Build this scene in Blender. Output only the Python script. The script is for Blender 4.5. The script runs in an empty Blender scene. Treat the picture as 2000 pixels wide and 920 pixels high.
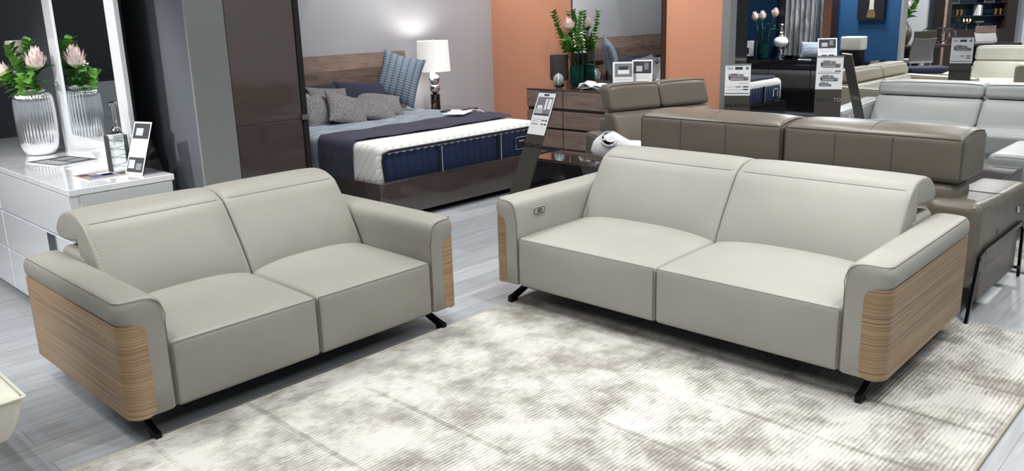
import bpy, bmesh, math, random
from mathutils import Matrix, Vector
random.seed(7)
PI = math.pi
C = bpy.context.scene.collection

# ---------------------------------------------------------------- camera, world, lamps, exposure
scn = bpy.context.scene
cam_d = bpy.data.cameras.new('camera'); cam = bpy.data.objects.new('camera', cam_d); C.objects.link(cam)
scn.camera = cam
cam_d.sensor_width = 36; cam_d.sensor_fit = 'HORIZONTAL'
cam_d.lens = 28.7794; cam_d.shift_y = -0.014347; cam_d.clip_end = 200
RT = Vector((0.689175, -0.724035, -0.02848)); UP = Vector((0.196784, 0.149193, 0.969029)); FW = Vector((0.697362, 0.673435, -0.245299))
m3 = Matrix((RT, UP, -FW)).transposed()
cam.matrix_world = Matrix.Translation((0, 0, 1.6076)) @ m3.to_4x4()
scn.view_settings.view_transform = 'Standard'; scn.view_settings.look = 'None'
scn.view_settings.gamma = 1; scn.view_settings.use_curve_mapping = False
scn.view_settings.exposure = -0.1
w = bpy.data.worlds.new('world'); scn.world = w; w.use_nodes = True
w.node_tree.nodes['Background'].inputs[0].default_value = (0.86, 0.93, 1.0, 1)
w.node_tree.nodes['Background'].inputs[1].default_value = 0.42

def spot(x, y, power, z=3.15, size=70, blend=.6, r=.07, target=None, col=(1, .985, .96)):  # showroom ceiling spots, plus fill spots added to lift dim surfaces
    d = bpy.data.lights.new('ceiling_or_fill_spot', 'SPOT'); d.energy = power; d.spot_size = math.radians(size)
    d.spot_blend = blend; d.shadow_soft_size = r; d.color = col
    o = bpy.data.objects.new('ceiling_or_fill_spot', d); C.objects.link(o); o.location = (x, y, z)
    t = Vector(target) if target else Vector((x, y, 0))
    o.rotation_euler = (t - o.location).to_track_quat('-Z', 'Y').to_euler()
def fill_panel(x, y, power, sx=.6, sy=.6, z=3.17):  # weak area fill added under the ceiling, not a known fitting
    d = bpy.data.lights.new('fill_panel_light', 'AREA'); d.shape = 'RECTANGLE'; d.size = sx; d.size_y = sy; d.energy = power
    d.color = (.97, .985, 1)
    o = bpy.data.objects.new('fill_panel_light', d); C.objects.link(o); o.location = (x, y, z)
for x in (-0.5, 2.6, 5.6, 8.6):
    for y in (-0.6, 2.3, 5.2):
        fill_panel(x, y, 15)
for x, y in ((12, 1.5), (12, 5), (15, 3.5), (18, 5.5), (21.5, 2)):
    fill_panel(x, y, 120)
for x, y in ((.2, .2), (2.3, -.1), (4.4, .4), (.1, 2.1), (1.9, 1.7), (3.3, 2.3), (4.9, 2.4), (0.4, 3.9), (2.6, 4.3), (4.3, 4.2), (6.3, 3.0), (6.4, .9), (8.4, .6), (8.4, 3.2), (6.4, 5.0)):
    spot(x, y, 105, size=118, blend=.9, r=.035)
spot(-1.1, 4.4, 430, target=(1.4, 5.2, .4), size=60)  # fill spot added to brighten the white cabinet front
spot(-1.2, 2.6, 110, target=(2.1, 5.2, 1.4), size=60)
spot(21, 6, 420, target=(23.6, 7.2, 1.3), size=120)  # fill spot added to brighten the far wall
spot(17.5, 4.6, 160, target=(18.8, 5.4, .7), size=90)
spot(3.4, 1.2, 70, target=(2.7, 2.0, 0), size=85, r=.03)
spot(1.0, 4.6, 95, target=(1.55, 5.1, .8), size=60)
spot(2.3, 4.0, 90, target=(2.0, 3.4, .4), size=70)
spot(5.0, 5.4, 110, target=(5.0, 6.0, .6), size=75)
spot(5.35, 6.7, 45, target=(5.35, 7.4, 1.5), size=45, blend=.3)
spot(6.1, 5.0, 130, target=(7.4, 4.7, 1.2), size=75)  # this and the next three: wall washers added to brighten the walls
spot(6.0, 6.4, 110, target=(7.4, 6.4, 1.2), size=75)
spot(4.6, 5.9, 75, target=(4.6, 7.4, 1.3), size=90)
spot(6.4, 5.9, 80, target=(6.5, 7.4, 1.3), size=80)
spot(3.0, 4.6, 80, target=(2.9, 5.7, 1.0), size=80)
spot(8.2, 2.0, 60, target=(8.5, 2.2, .5), size=75)
spot(11.2, 5.0, 120, target=(12.3, 5.0, 1.2), size=75)
spot(3.9, .3, 90, target=(3.6, .5, 0), size=70)

# ---------------------------------------------------------------- helpers
def lin(c):
    return tuple(((v / 255) / 12.92 if v / 255 <= .04045 else (((v / 255) + .055) / 1.055) ** 2.4) for v in c)
def mat(name, col, rough=.5, metal=0, spec=.5, coat=0, trans=0, ior=1.45, emit=None, es=0, alpha=1, bump=None, sheen=0):
    m = bpy.data.materials.new(name); m.use_nodes = True
    b = m.node_tree.nodes['Principled BSDF']; i = b.inputs
    i['Base Color'].default_value = (*lin(col), 1); i['Roughness'].default_value = rough; i['Metallic'].default_value = metal
    i['Specular IOR Level'].default_value = spec; i['Coat Weight'].default_value = coat; i['Coat Roughness'].default_value = .04
    i['Transmission Weight'].default_value = trans; i['IOR'].default_value = ior; i['Alpha'].default_value = alpha
    i['Sheen Weight'].default_value = sheen
    if emit: i['Emission Color'].default_value = (*lin(emit), 1); i['Emission Strength'].default_value = es
    if bump:
        sc, st = bump; nt = m.node_tree; L = nt.links
        tc = nt.nodes.new('ShaderNodeTexCoord'); n = nt.nodes.new('ShaderNodeTexNoise'); n.inputs['Scale'].default_value = sc; n.inputs['Detail'].default_value = 4
        bp = nt.nodes.new('ShaderNodeBump'); bp.inputs['Strength'].default_value = st; bp.inputs['Distance'].default_value = .004
        L.new(tc.outputs['Object'], n.inputs['Vector']); L.new(n.outputs['Fac'], bp.inputs['Height']); L.new(bp.outputs['Normal'], i['Normal'])
    return m
def nodes(m): return m.node_tree.nodes, m.node_tree.links, m.node_tree.nodes['Principled BSDF']
def ramp(N, stops):
    r = N.new('ShaderNodeValToRGB'); e = r.color_ramp.elements
    while len(e) < len(stops): e.new(.5)
    for k, (p, c) in enumerate(stops): e[k].position = p; e[k].color = (*lin(c), 1)
    return r
def mapped(N, L, scale, coord='Object', rot=(0, 0, 0)):
    tc = N.new('ShaderNodeTexCoord'); mp = N.new('ShaderNodeMapping'); mp.inputs['Scale'].default_value = scale; mp.inputs['Rotation'].default_value = rot
    L.new(tc.outputs[coord], mp.inputs['Vector']); return mp.outputs['Vector']
def math_n(N, L, op, a, b=None, c=None):
    n = N.new('ShaderNodeMath'); n.operation = op
    for k, v in enumerate((a, b, c)):
        if v is None: continue
        if isinstance(v, (int, float)): n.inputs[k].default_value = v
        else: L.new(v, n.inputs[k])
    return n.outputs[0]

def grain_mat(name, stops, scale, rough=.4, coat=0, bump=.15, detail=6, dist=1.2):
    m = mat(name, (128, 128, 128), rough, coat=coat); N, L, B = nodes(m)
    v = mapped(N, L, scale); n = N.new('ShaderNodeTexNoise'); n.inputs['Scale'].default_value = 1; n.inputs['Detail'].default_value = detail; n.inputs['Distortion'].default_value = dist
    L.new(v, n.inputs['Vector']); r = ramp(N, stops); L.new(n.outputs['Fac'], r.inputs[0]); L.new(r.outputs[0], B.inputs['Base Color'])
    if bump:
        b = N.new('ShaderNodeBump'); b.inputs['Strength'].default_value = bump; b.inputs['Distance'].default_value = .002
        L.new(n.outputs['Fac'], b.inputs['Height']); L.new(b.outputs['Normal'], B.inputs['Normal'])
    return m

def leather(name, col, rough=.42, bump=(260, .18), wr=.0):
    m = mat(name, col, rough, spec=.4); N, L, B = nodes(m)
    v = mapped(N, L, (1, 1, 1))
    n = N.new('ShaderNodeTexNoise'); n.inputs['Scale'].default_value = 5; n.inputs['Detail'].default_value = 3
    n2 = N.new('ShaderNodeTexVoronoi'); n2.inputs['Scale'].default_value = bump[0]
    L.new(v, n.inputs['Vector']); L.new(v, n2.inputs['Vector'])
    c = [x for x in col]
    r = ramp(N, [(.3, tuple(x * .985 for x in c)), (.7, tuple(min(255, x * 1.01) for x in c))])
    L.new(n.outputs['Fac'], r.inputs[0]); L.new(r.outputs[0], B.inputs['Base Color'])
    b = N.new('ShaderNodeBump'); b.inputs['Strength'].default_value = bump[1]; b.inputs['Distance'].default_value = .0006
    L.new(n2.outputs['Distance'], b.inputs['Height'])
    b2 = N.new('ShaderNodeBump'); b2.inputs['Strength'].default_value = .08 + wr; b2.inputs['Distance'].default_value = .012
    L.new(n.outputs['Fac'], b2.inputs['Height']); L.new(b.outputs['Normal'], b2.inputs['Normal']); L.new(b2.outputs['Normal'], B.inputs['Normal'])
    return m

class MB:
    def __init__(s): s.V = []; s.F = []; s.M = []
    def add(s, v, f, mi=0):
        o = len(s.V); s.V += [tuple(p) for p in v]; s.F += [tuple(i + o for i in q) for q in f]; s.M += [mi] * len(f)
    def box(s, x0, x1, y0, y1, z0, z1, mi=0, M=None):
        v = [(x, y, z) for x in (x0, x1) for y in (y0, y1) for z in (z0, z1)]
        if M is not None: v = [tuple(M @ Vector(p)) for p in v]
        s.add(v, [(0, 1, 3, 2), (4, 6, 7, 5), (0, 4, 5, 1), (2, 3, 7, 6), (0, 2, 6, 4), (1, 5, 7, 3)], mi)
    def rbox(s, x0, x1, y0, y1, z0, z1, r=.03, n=(6, 6, 6), f=None, mi=0, k=3, M=None):
        c = ((x0 + x1) / 2, (y0 + y1) / 2, (z0 + z1) / 2); h = ((x1 - x0) / 2, (y1 - y0) / 2, (z1 - z0) / 2)
        r = min(r, *h) * .999
        cs = []
        for a in range(3):
            g = h[a] - r
            t = [g + r * math.tan(PI / 4 * j / k) for j in range(k + 1)]
            mid = [-g + 2 * g * j / n[a] for j in range(1, n[a])]
            cs.append([-q for q in reversed(t)] + mid + t)
        g = [h[a] - r for a in range(3)]
        def mp(p):
            q = [max(-g[a], min(g[a], p[a])) for a in range(3)]
            d = [p[a] - q[a] for a in range(3)]; l = math.sqrt(sum(x * x for x in d))
            o = [c[a] + q[a] + d[a] / l * r for a in range(3)]
            if f: o = f(*o)
            return tuple(M @ Vector(o)) if M is not None else tuple(o)
        for a in range(3):
            b, d = (a + 1) % 3, (a + 2) % 3
            for sg in (-1, 1):
                v = []
                for i in cs[b]:
                    for j in cs[d]:
                        p = [0, 0, 0]; p[a] = sg * h[a]; p[b] = i; p[d] = j; v.append(mp(p))
                nj = len(cs[d]); fs = []
                for i in range(len(cs[b]) - 1):
                    for j in range(nj - 1):
                        q = (i * nj + j, (i + 1) * nj + j, (i + 1) * nj + j + 1, i * nj + j + 1)
                        fs.append(q if sg > 0 else q[::-1])
                s.add(v, fs, mi)
    def tube(s, pts, r, n=6, mi=0, closed=False, cap=True):
        P = [Vector(p) for p in pts]; m = len(P)
        rr = r if isinstance(r, (list, tuple)) else [r] * m
        v = []; up = None
        for i in range(m):
            t = (P[(i + 1) % m] - P[i - 1]) if closed else (P[min(i + 1, m - 1)] - P[max(i - 1, 0)])
            t = t.normalized() if t.length > 0 else Vector((0, 0, 1))
            if up is None: up = t.orthogonal().normalized()
            up = (up - t * up.dot(t)); up = up.normalized() if up.length > 1e-6 else t.orthogonal().normalized()
            w_ = t.cross(up)
            for j in range(n):
                a = 2 * PI * j / n; v.append(P[i] + (up * math.cos(a) + w_ * math.sin(a)) * rr[i])
        fs = []
        for i in range(m if closed else m - 1):
            for j in range(n):
                a, b = i * n + j, i * n + (j + 1) % n; c_, d = ((i + 1) % m) * n + (j + 1) % n, ((i + 1) % m) * n + j
                fs.append((a, b, c_, d))
        if cap and not closed: fs += [tuple(range(n))[::-1], tuple((m - 1) * n + j for j in range(n))]
        s.add(v, fs, mi)
    def lathe(s, prof, n=32, c=(0, 0), mi=0, f=None, z0=0, capb=True, capt=True):
        v = []
        for (r, z) in prof:
            for j in range(n):
                a = 2 * PI * j / n; q = r * (f(a, z) if f else 1)
                v.append((c[0] + q * math.cos(a), c[1] + q * math.sin(a), z + z0))
        fs = [(i * n + j, i * n + (j + 1) % n, (i + 1) * n + (j + 1) % n, (i + 1) * n + j) for i in range(len(prof) - 1) for j in range(n)]
        if capb: fs.append(tuple(range(n))[::-1])
        if capt: fs.append(tuple((len(prof) - 1) * n + j for j in range(n)))
        s.add(v, fs, mi)
    def sweep(s, prof, x0, x1, r=.03, k=4, n=8, mi=0, f=None):
        """closed profile of (y,z), extruded along x, ends rounded by an inward offset"""
        m = len(prof)
        nr = []
        for i in range(m):
            a = Vector(prof[i - 1]); b = Vector(prof[(i + 1) % m]); t = (b - a).normalized(); nr.append(Vector((t.y, -t.x)))
        area = sum(prof[i][0] * prof[(i + 1) % m][1] - prof[(i + 1) % m][0] * prof[i][1] for i in range(m))
        sg = 1 if area > 0 else -1
        st = [(x0 + r * (1 - math.sin(PI / 2 * j / k)), r * (1 - math.cos(PI / 2 * (1 - (1 - j / k)) ) ) ) for j in range(k + 1)]
        st = []
        for j in range(k + 1):
            a = PI / 2 * j / k; st.append((x0 + r * (1 - math.sin(a)), r * (1 - math.cos(a)) ))
        # j=0: x0+r (full profile); j=k: x0 (inset r)
        left = [(x, ins) for x, ins in reversed(st)]
        mid = [(x0 + r + (x1 - x0 - 2 * r) * j / n, 0) for j in range(1, n)]
        right = [(x1 - (x - x0), ins) for x, ins in st]
        S = left + mid + right; v = []
        for x, ins in S:
            for i in range(m):
                p = Vector(prof[i]) - nr[i] * sg * ins; q = (x, p.x, p.y)
                v.append(f(*q) if f else q)
        fs = [(a * m + i, a * m + (i + 1) % m, (a + 1) * m + (i + 1) % m, (a + 1) * m + i) for a in range(len(S) - 1) for i in range(m)]
        fs += [tuple(range(m))[::-1], tuple((len(S) - 1) * m + i for i in range(m))]
        s.add(v, fs, mi)
    def loft(s, rings, mi=0, capb=True, capt=True):
        n = len(rings[0]); v = [p for r in rings for p in r]
        fs = [(i * n + j, i * n + (j + 1) % n, (i + 1) * n + (j + 1) % n, (i + 1) * n + j) for i in range(len(rings) - 1) for j in range(n)]
        if capb: fs.append(tuple(range(n))[::-1])
        if capt: fs.append(tuple((len(rings) - 1) * n + j for j in range(n)))
        s.add(v, fs, mi)
    def xf(s, M):
        s.V = [tuple(M @ Vector(p)) for p in s.V]; return s
    def mapv(s, f):
        s.V = [tuple(f(*p)) for p in s.V]; return s
    def build(s, name, mats, parent=None, loc=None, rot=None, ang=38, flat=False):
        me = bpy.data.meshes.new(name); me.from_pydata(s.V, [], s.F)
        mats = mats if isinstance(mats, (list, tuple)) else [mats]
        for q in mats: me.materials.append(q)
        for p, i in zip(me.polygons, s.M): p.material_index = i
        bm = bmesh.new(); bm.from_mesh(me); bmesh.ops.remove_doubles(bm, verts=bm.verts, dist=2e-5)
        bmesh.ops.recalc_face_normals(bm, faces=bm.faces); bm.to_mesh(me); bm.free()
        if not flat:
            me.shade_smooth(); me.set_sharp_from_angle(angle=math.radians(ang))
        o = bpy.data.objects.new(name, me); C.objects.link(o)
        if parent is not None: o.parent = parent
        if loc is not None: o.location = loc
        if rot is not None: o.rotation_euler = rot
        return o
def tag(o, label, cat, group=None, kind=None):
    o['label'] = label; o['category'] = cat
    if group: o['group'] = group
    if kind: o['kind'] = kind
    return o
def thing(name, label, cat, loc=(0, 0, 0), rz=0, group=None):
    o = bpy.data.objects.new(name, None); C.objects.link(o); o.empty_display_size = .1
    o.location = loc; o.rotation_euler = (0, 0, rz); return tag(o, label, cat, group)
def part_label(o, l): o['label'] = l; return o
def struct(o, label=None):
    o['kind'] = 'structure'
    if label: o['label'] = label
    return o
def text_mesh(name, body, size, material, parent, M, extrude=.0008, spacing=1.0):
    cu = bpy.data.curves.new(name, 'FONT'); cu.body = body; cu.size = size; cu.extrude = extrude; cu.align_x = 'CENTER'; cu.align_y = 'CENTER'; cu.space_character = spacing
    t = bpy.data.objects.new(name + '_curve', cu); C.objects.link(t)
    dg = bpy.context.evaluated_depsgraph_get(); me = bpy.data.meshes.new_from_object(t.evaluated_get(dg))
    bpy.data.objects.remove(t); bpy.data.curves.remove(cu)
    me.materials.clear(); me.materials.append(material); me.transform(M)
    o = bpy.data.objects.new(name, me); C.objects.link(o); o.parent = parent; return o
def copy_tree(o, parent=None):
    c = o.copy(); C.objects.link(c)
    if parent is not None: c.parent = parent
    for ch in list(o.children): copy_tree(ch, c)
    return c

# ---------------------------------------------------------------- materials
M = {}
M['sofa'] = leather('pale_grey_leather', (161, 160, 153), .46)
M['sofa_L'] = leather('shaded_grey_leather', (141, 139, 132), .46)  # same leather, darkened to suit the dimmer left side of the room
M['seam'] = mat('seam_thread', (92, 90, 84), .8)
M['stitch'] = mat('pale_stitch', (186, 184, 175), .7)
M['brown'] = leather('brown_leather', (114, 107, 97), .33, wr=.3)
M['brown_seam'] = mat('brown_seam', (84, 76, 68), .7)
M['grey_leather'] = leather('cool_grey_leather', (158, 163, 161), .38, wr=.2)
M['grey_seam'] = mat('grey_seam', (110, 112, 110), .7)
M['beige_leather'] = leather('beige_leather', (164, 158, 140), .4, wr=.2)
M['cream_leather'] = leather('cream_leather', (216, 214, 200), .4, wr=.2)
M['black_metal'] = mat('black_metal', (22, 22, 24), .22, .6)
M['dark_under'] = mat('underside_cloth', (24, 24, 25), .9)
M['chrome'] = mat('chrome', (225, 225, 228), .06, 1)
M['steel'] = mat('brushed_steel', (170, 172, 175), .3, 1)
M['white_gloss'] = mat('white_lacquer', (226, 231, 236), .06, coat=1)
M['white_frame'] = mat('white_frame', (225, 229, 232), .12, coat=.6)
M['dark_gloss'] = mat('dark_brown_lacquer', (74, 65, 62), .07, coat=1)
M['black_gloss'] = mat('black_lacquer', (26, 25, 29), .07, coat=1)
M['table_gloss'] = mat('brown_glass_top', (70, 58, 55), .05, coat=1)
M['mirror'] = mat('mirror_glass', (235, 238, 240), .0, 1)
M['gap'] = mat('near_black', (18, 17, 18), .8)  # even near-black for plinths, frames, legs, shelves and backings
M['paper'] = mat('white_paper', (238, 240, 243), .5)
M['ink'] = mat('dark_ink', (58, 58, 62), .6)
M['ink2'] = mat('mid_grey_ink', (128, 130, 136), .6)
M['ink3'] = mat('pale_grey_ink', (186, 189, 194), .6)
M['ink_red'] = mat('red_ink', (150, 70, 70), .6)
M['ink_blue'] = mat('blue_ink', (70, 88, 130), .6)
M['sign_black'] = mat('dark_sign_board', (66, 64, 57), .35)
M['sign_text'] = mat('raised_black_lettering', (14, 14, 15), .15)
M['sign_silver'] = mat('silver_lettering', (190, 190, 192), .25, .8)
M['acrylic'] = mat('clear_acrylic', (250, 252, 255), .02, trans=1, ior=1.3)
M['glass'] = mat('clear_glass', (235, 240, 242), .02, trans=1, ior=1.15)
M['smoke_glass'] = mat('smoked_glass', (215, 224, 222), .02, trans=1, ior=1.12)
M['green_glass'] = mat('teal_glass', (70, 150, 148), .03, trans=.92, ior=1.25)
M['dark_glass'] = mat('dark_brown_glass', (130, 126, 124), .08, trans=.75, ior=1.1)
M['shade'] = mat('lamp_shade_fabric', (245, 245, 245), .9, emit=(255, 250, 242), es=.35)
M['ceramic'] = mat('white_ceramic', (228, 230, 233), .12, coat=.7)
M['beige_glass'] = mat('beige_glazed_glass', (190, 180, 172), .1, coat=.7)
M['navy'] = mat('navy_fabric', (15, 33, 68), .85, sheen=.05, bump=(300, .3))
M['navy_dark'] = mat('dark_navy_border', (15, 20, 38), .7)
M['navy_velvet'] = mat('navy_pillow_cloth', (22, 26, 52), .8, sheen=.2, bump=(12, .5))
M['throw'] = mat('slate_throw', (50, 50, 70), .85, sheen=.1, bump=(14, .7))
M['piping'] = mat('white_piping', (200, 215, 225), .5)
M['pink'] = mat('pink_petal', (244, 222, 217), .6)
M['petal_tip'] = mat('yellow_green_petal_base', (190, 195, 130), .6)
M['leaf'] = mat('green_leaf', (44, 92, 46), .4)
M['leaf2'] = mat('light_green_leaf', (96, 148, 62), .45)
M['stem'] = mat('green_stem', (84, 104, 60), .6)
M['grey_chair'] = mat('grey_suede', (112, 108, 106), .9, bump=(200, .3))
M['grey_cloth'] = mat('pale_grey_cloth', (176, 172, 170), .9, bump=(200, .3))
M['gold'] = mat('gold', (190, 160, 90), .25, 1)
M['bulb'] = mat('lit_bulb', (255, 240, 200), .5, emit=(255, 225, 160), es=4)
M['walnut'] = grain_mat('walnut_veneer', [(.3, (108, 90, 81)), (.5, (128, 109, 99)), (.7, (142, 122, 111))], (3, 3, 22), .32, coat=.4)
M['walnut_dark'] = mat('dark_walnut_trim', (52, 40, 36), .3, coat=.5)
M['walnut_y'] = grain_mat('walnut_drawer_fronts', [(.3, (108, 92, 85)), (.5, (124, 107, 99)), (.7, (136, 118, 110))], (3, 2.5, 26), .28, coat=.5)
M['oak'] = grain_mat('striped_oak_veneer', [(.32, (112, 89, 66)), (.45, (144, 119, 91)), (.56, (163, 137, 107)), (.70, (178, 153, 122))], (1.0, 1.0, 210), .45, bump=.25, detail=4, dist=.5)
M['weave'] = mat('grey_weave', (120, 118, 118), .95)
N, L, B = nodes(M['weave'])
v = mapped(N, L, (1, 1, 1)); wv = N.new('ShaderNodeTexVoronoi'); wv.inputs['Scale'].default_value = 110; L.new(v, wv.inputs['Vector'])
r = ramp(N, [(0, (168, 166, 166)), (.7, (100, 98, 100))]); L.new(wv.outputs['Distance'], r.inputs[0]); L.new(r.outputs[0], B.inputs['Base Color'])
b = N.new('ShaderNodeBump'); b.inputs['Strength'].default_value = .8; b.inputs['Distance'].default_value = .004; b.invert = True; L.new(wv.outputs['Distance'], b.inputs['Height']); L.new(b.outputs['Normal'], B.inputs['Normal'])
# white quilted ticking
M['quilt'] = mat('white_quilted_ticking', (226, 226, 220), .8)
N, L, B = nodes(M['quilt'])
tc = N.new('ShaderNodeTexCoord'); sp = N.new('ShaderNodeSeparateXYZ'); L.new(tc.outputs['Object'], sp.inputs[0])
hs = math_n(N, L, 'ADD', sp.outputs[0], sp.outputs[1])
a1 = math_n(N, L, 'ABSOLUTE', math_n(N, L, 'SINE', math_n(N, L, 'MULTIPLY', math_n(N, L, 'ADD', hs, math_n(N, L, 'MULTIPLY', sp.outputs[2], .8)), 38)))
a2 = math_n(N, L, 'ABSOLUTE', math_n(N, L, 'SINE', math_n(N, L, 'MULTIPLY', math_n(N, L, 'SUBTRACT', math_n(N, L, 'SUBTRACT', sp.outputs[0], sp.outputs[1]), math_n(N, L, 'MULTIPLY', sp.outputs[2], .8)), 38)))
mn = math_n(N, L, 'MINIMUM', a1, a2)
b = N.new('ShaderNodeBump'); b.inputs['Strength'].default_value = .65; b.inputs['Distance'].default_value = .009; L.new(math_n(N, L, 'POWER', mn, .5), b.inputs['Height']); L.new(b.outputs['Normal'], B.inputs['Normal'])
# light blue crinkled coverlet
M['coverlet'] = mat('pale_blue_coverlet', (142, 152, 164), .9)
N, L, B = nodes(M['coverlet'])
v = mapped(N, L, (3, 16, 3)); n = N.new('ShaderNodeTexNoise'); n.inputs['Scale'].default_value = 2; n.inputs['Detail'].default_value = 5; L.new(v, n.inputs['Vector'])
r = ramp(N, [(.35, (122, 134, 148)), (.65, (160, 170, 180))]); L.new(n.outputs['Fac'], r.inputs[0]); L.new(r.outputs[0], B.inputs['Base Color'])
b = N.new('ShaderNodeBump'); b.inputs['Strength'].default_value = .8; b.inputs['Distance'].default_value = .012; L.new(n.outputs['Fac'], b.inputs['Height']); L.new(b.outputs['Normal'], B.inputs['Normal'])
# blue cable pillow
M['cable'] = mat('blue_quilted_stripe', (104, 118, 134), .9)
N, L, B = nodes(M['cable'])
tc = N.new('ShaderNodeTexCoord'); sp = N.new('ShaderNodeSeparateXYZ'); L.new(tc.outputs['Object'], sp.inputs[0])
s1 = math_n(N, L, 'ABSOLUTE', math_n(N, L, 'SINE', math_n(N, L, 'MULTIPLY', sp.outputs[0], 46)))
s2 = math_n(N, L, 'ABSOLUTE', math_n(N, L, 'SINE', math_n(N, L, 'MULTIPLY', sp.outputs[1], 120)))
h = math_n(N, L, 'ADD', s1, math_n(N, L, 'MULTIPLY', s2, .35))
r = ramp(N, [(.1, (78, 92, 110)), (.9, (124, 138, 152))]); L.new(h, r.inputs[0]); L.new(r.outputs[0], B.inputs['Base Color'])
b = N.new('ShaderNodeBump'); b.inputs['Strength'].default_value = .9; b.inputs['Distance'].default_value = .01; L.new(h, b.inputs['Height']); L.new(b.outputs['Normal'], B.inputs['Normal'])
# white marble-look glossy top
M['marble'] = mat('white_marble_top', (232, 234, 238), .05, coat=1)
N, L, B = nodes(M['marble'])
v = mapped(N, L, (1.4, 1.4, 1.4)); n = N.new('ShaderNodeTexNoise'); n.inputs['Scale'].default_value = 2.2; n.inputs['Detail'].default_value = 8; n.inputs['Distortion'].default_value = 1.6; L.new(v, n.inputs['Vector'])
r = ramp(N, [(.42, (236, 238, 241)), (.5, (224, 226, 231)), (.56, (236, 238, 241))]); L.new(n.outputs['Fac'], r.inputs[0]); L.new(r.outputs[0], B.inputs['Base Color'])
# curtain whose mirror reflection is modelled as a panel
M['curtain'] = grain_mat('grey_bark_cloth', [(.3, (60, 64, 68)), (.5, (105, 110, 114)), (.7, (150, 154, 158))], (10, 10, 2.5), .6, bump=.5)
# floor planks
M['floor'] = mat('grey_oak_planks', (170, 175, 180), .3, spec=.5)
N, L, B = nodes(M['floor'])
v = mapped(N, L, (1, 1, 1)); br = N.new('ShaderNodeTexBrick'); br.offset = .37; br.inputs['Brick Width'].default_value = 1.25; br.inputs['Row Height'].default_value = .19
br.inputs['Mortar Size'].default_value = .0016; br.inputs['Scale'].default_value = 1; br.inputs['Color1'].default_value = (*lin((160, 164, 168)), 1); br.inputs['Color2'].default_value = (*lin((184, 188, 192)), 1); br.inputs['Mortar'].default_value = (*lin((130, 134, 138)), 1)
L.new(v, br.inputs['Vector'])
v2 = mapped(N, L, (1.6, 22, 1)); n = N.new('ShaderNodeTexNoise'); n.inputs['Scale'].default_value = 1.6; n.inputs['Detail'].default_value = 6; n.inputs['Distortion'].default_value = .8; L.new(v2, n.inputs['Vector'])
r = ramp(N, [(.3, (165, 167, 170)), (.7, (250, 252, 255))]); L.new(n.outputs['Fac'], r.inputs[0])
mx = N.new('ShaderNodeMixRGB'); mx.blend_type = 'MULTIPLY'; mx.inputs[0].default_value = .5; L.new(br.outputs['Color'], mx.inputs[1]); L.new(r.outputs[0], mx.inputs[2]); L.new(mx.outputs[0], B.inputs['Base Color'])
b = N.new('ShaderNodeBump'); b.inputs['Strength'].default_value = .25; b.inputs['Distance'].default_value = .002; L.new(n.outputs['Fac'], b.inputs['Height']); L.new(b.outputs['Normal'], B.inputs['Normal'])
# rug
def rug_mat(name, hi, lo):
    m = mat(name, (190, 186, 176), .8, sheen=.2); N, L, B = nodes(m)
    v = mapped(N, L, (1, 1, 1))
    n1 = N.new('ShaderNodeTexNoise'); n1.inputs['Scale'].default_value = 3.4; n1.inputs['Detail'].default_value = 7; n1.inputs['Roughness'].default_value = .68; L.new(v, n1.inputs['Vector'])
    v2 = mapped(N, L, (14, 120, 1)); n2 = N.new('ShaderNodeTexNoise'); n2.inputs['Scale'].default_value = 1; n2.inputs['Detail'].default_value = 4; L.new(v2, n2.inputs['Vector'])
    tc = N.new('ShaderNodeTexCoord'); sp = N.new('ShaderNodeSeparateXYZ'); L.new(tc.outputs['Object'], sp.inputs[0])
    wob = math_n(N, L, 'MULTIPLY', n1.outputs['Fac'], .02)
    ribs = math_n(N, L, 'ABSOLUTE', math_n(N, L, 'SINE', math_n(N, L, 'MULTIPLY', math_n(N, L, 'ADD', sp.outputs[1], wob), PI / .017)))
    # cross ladders running across the ribs every ~.45 m
    lad = math_n(N, L, 'ABSOLUTE', math_n(N, L, 'SINE', math_n(N, L, 'MULTIPLY', math_n(N, L, 'ADD', sp.outputs[0], math_n(N, L, 'MULTIPLY', n1.outputs['Fac'], .03)), PI / .43)))
    ladm = math_n(N, L, 'LESS_THAN', lad, .09)
    v3 = mapped(N, L, (.9, .5, 1)); n3 = N.new('ShaderNodeTexNoise'); n3.inputs['Scale'].default_value = 1.1; L.new(v3, n3.inputs['Vector'])
    ladm = math_n(N, L, 'MULTIPLY', ladm, math_n(N, L, 'GREATER_THAN', n3.outputs['Fac'], .5))
    f = math_n(N, L, 'ADD', math_n(N, L, 'MULTIPLY', n1.outputs['Fac'], 1.3), math_n(N, L, 'MULTIPLY', math_n(N, L, 'SUBTRACT', n2.outputs['Fac'], .5), .34))
    f = math_n(N, L, 'ADD', f, math_n(N, L, 'MULTIPLY', math_n(N, L, 'SUBTRACT', ribs, .64), .13))
    f = math_n(N, L, 'SUBTRACT', f, math_n(N, L, 'MULTIPLY', ladm, .1))
    r = ramp(N, [(.46, lo), (.60, tuple((p + q) / 2 for p, q in zip(hi, lo))), (.74, hi)]); L.new(f, r.inputs[0]); L.new(r.outputs[0], B.inputs['Base Color'])
    b = N.new('ShaderNodeBump'); b.inputs['Strength'].default_value = .6; b.inputs['Distance'].default_value = .004; L.new(math_n(N, L, 'ADD', ribs, n2.outputs['Fac']), b.inputs['Height']); L.new(b.outputs['Normal'], B.inputs['Normal'])
    return m
M['rug'] = rug_mat('distressed_silk_rug', (204, 202, 196), (130, 125, 117))
M['rug2'] = rug_mat('grey_patterned_rug', (176, 176, 174), (110, 110, 110))
def paint(name, col, rough=.75): return mat(name, col, rough, spec=.3, bump=(60, .04))
M['p_grey'] = paint('grey_wall_paint', (184, 185, 191))
M['p_dark'] = paint('charcoal_wall_paint', (98, 103, 109), .55)
M['p_col'] = paint('column_grey_paint', (128, 131, 131))
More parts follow.
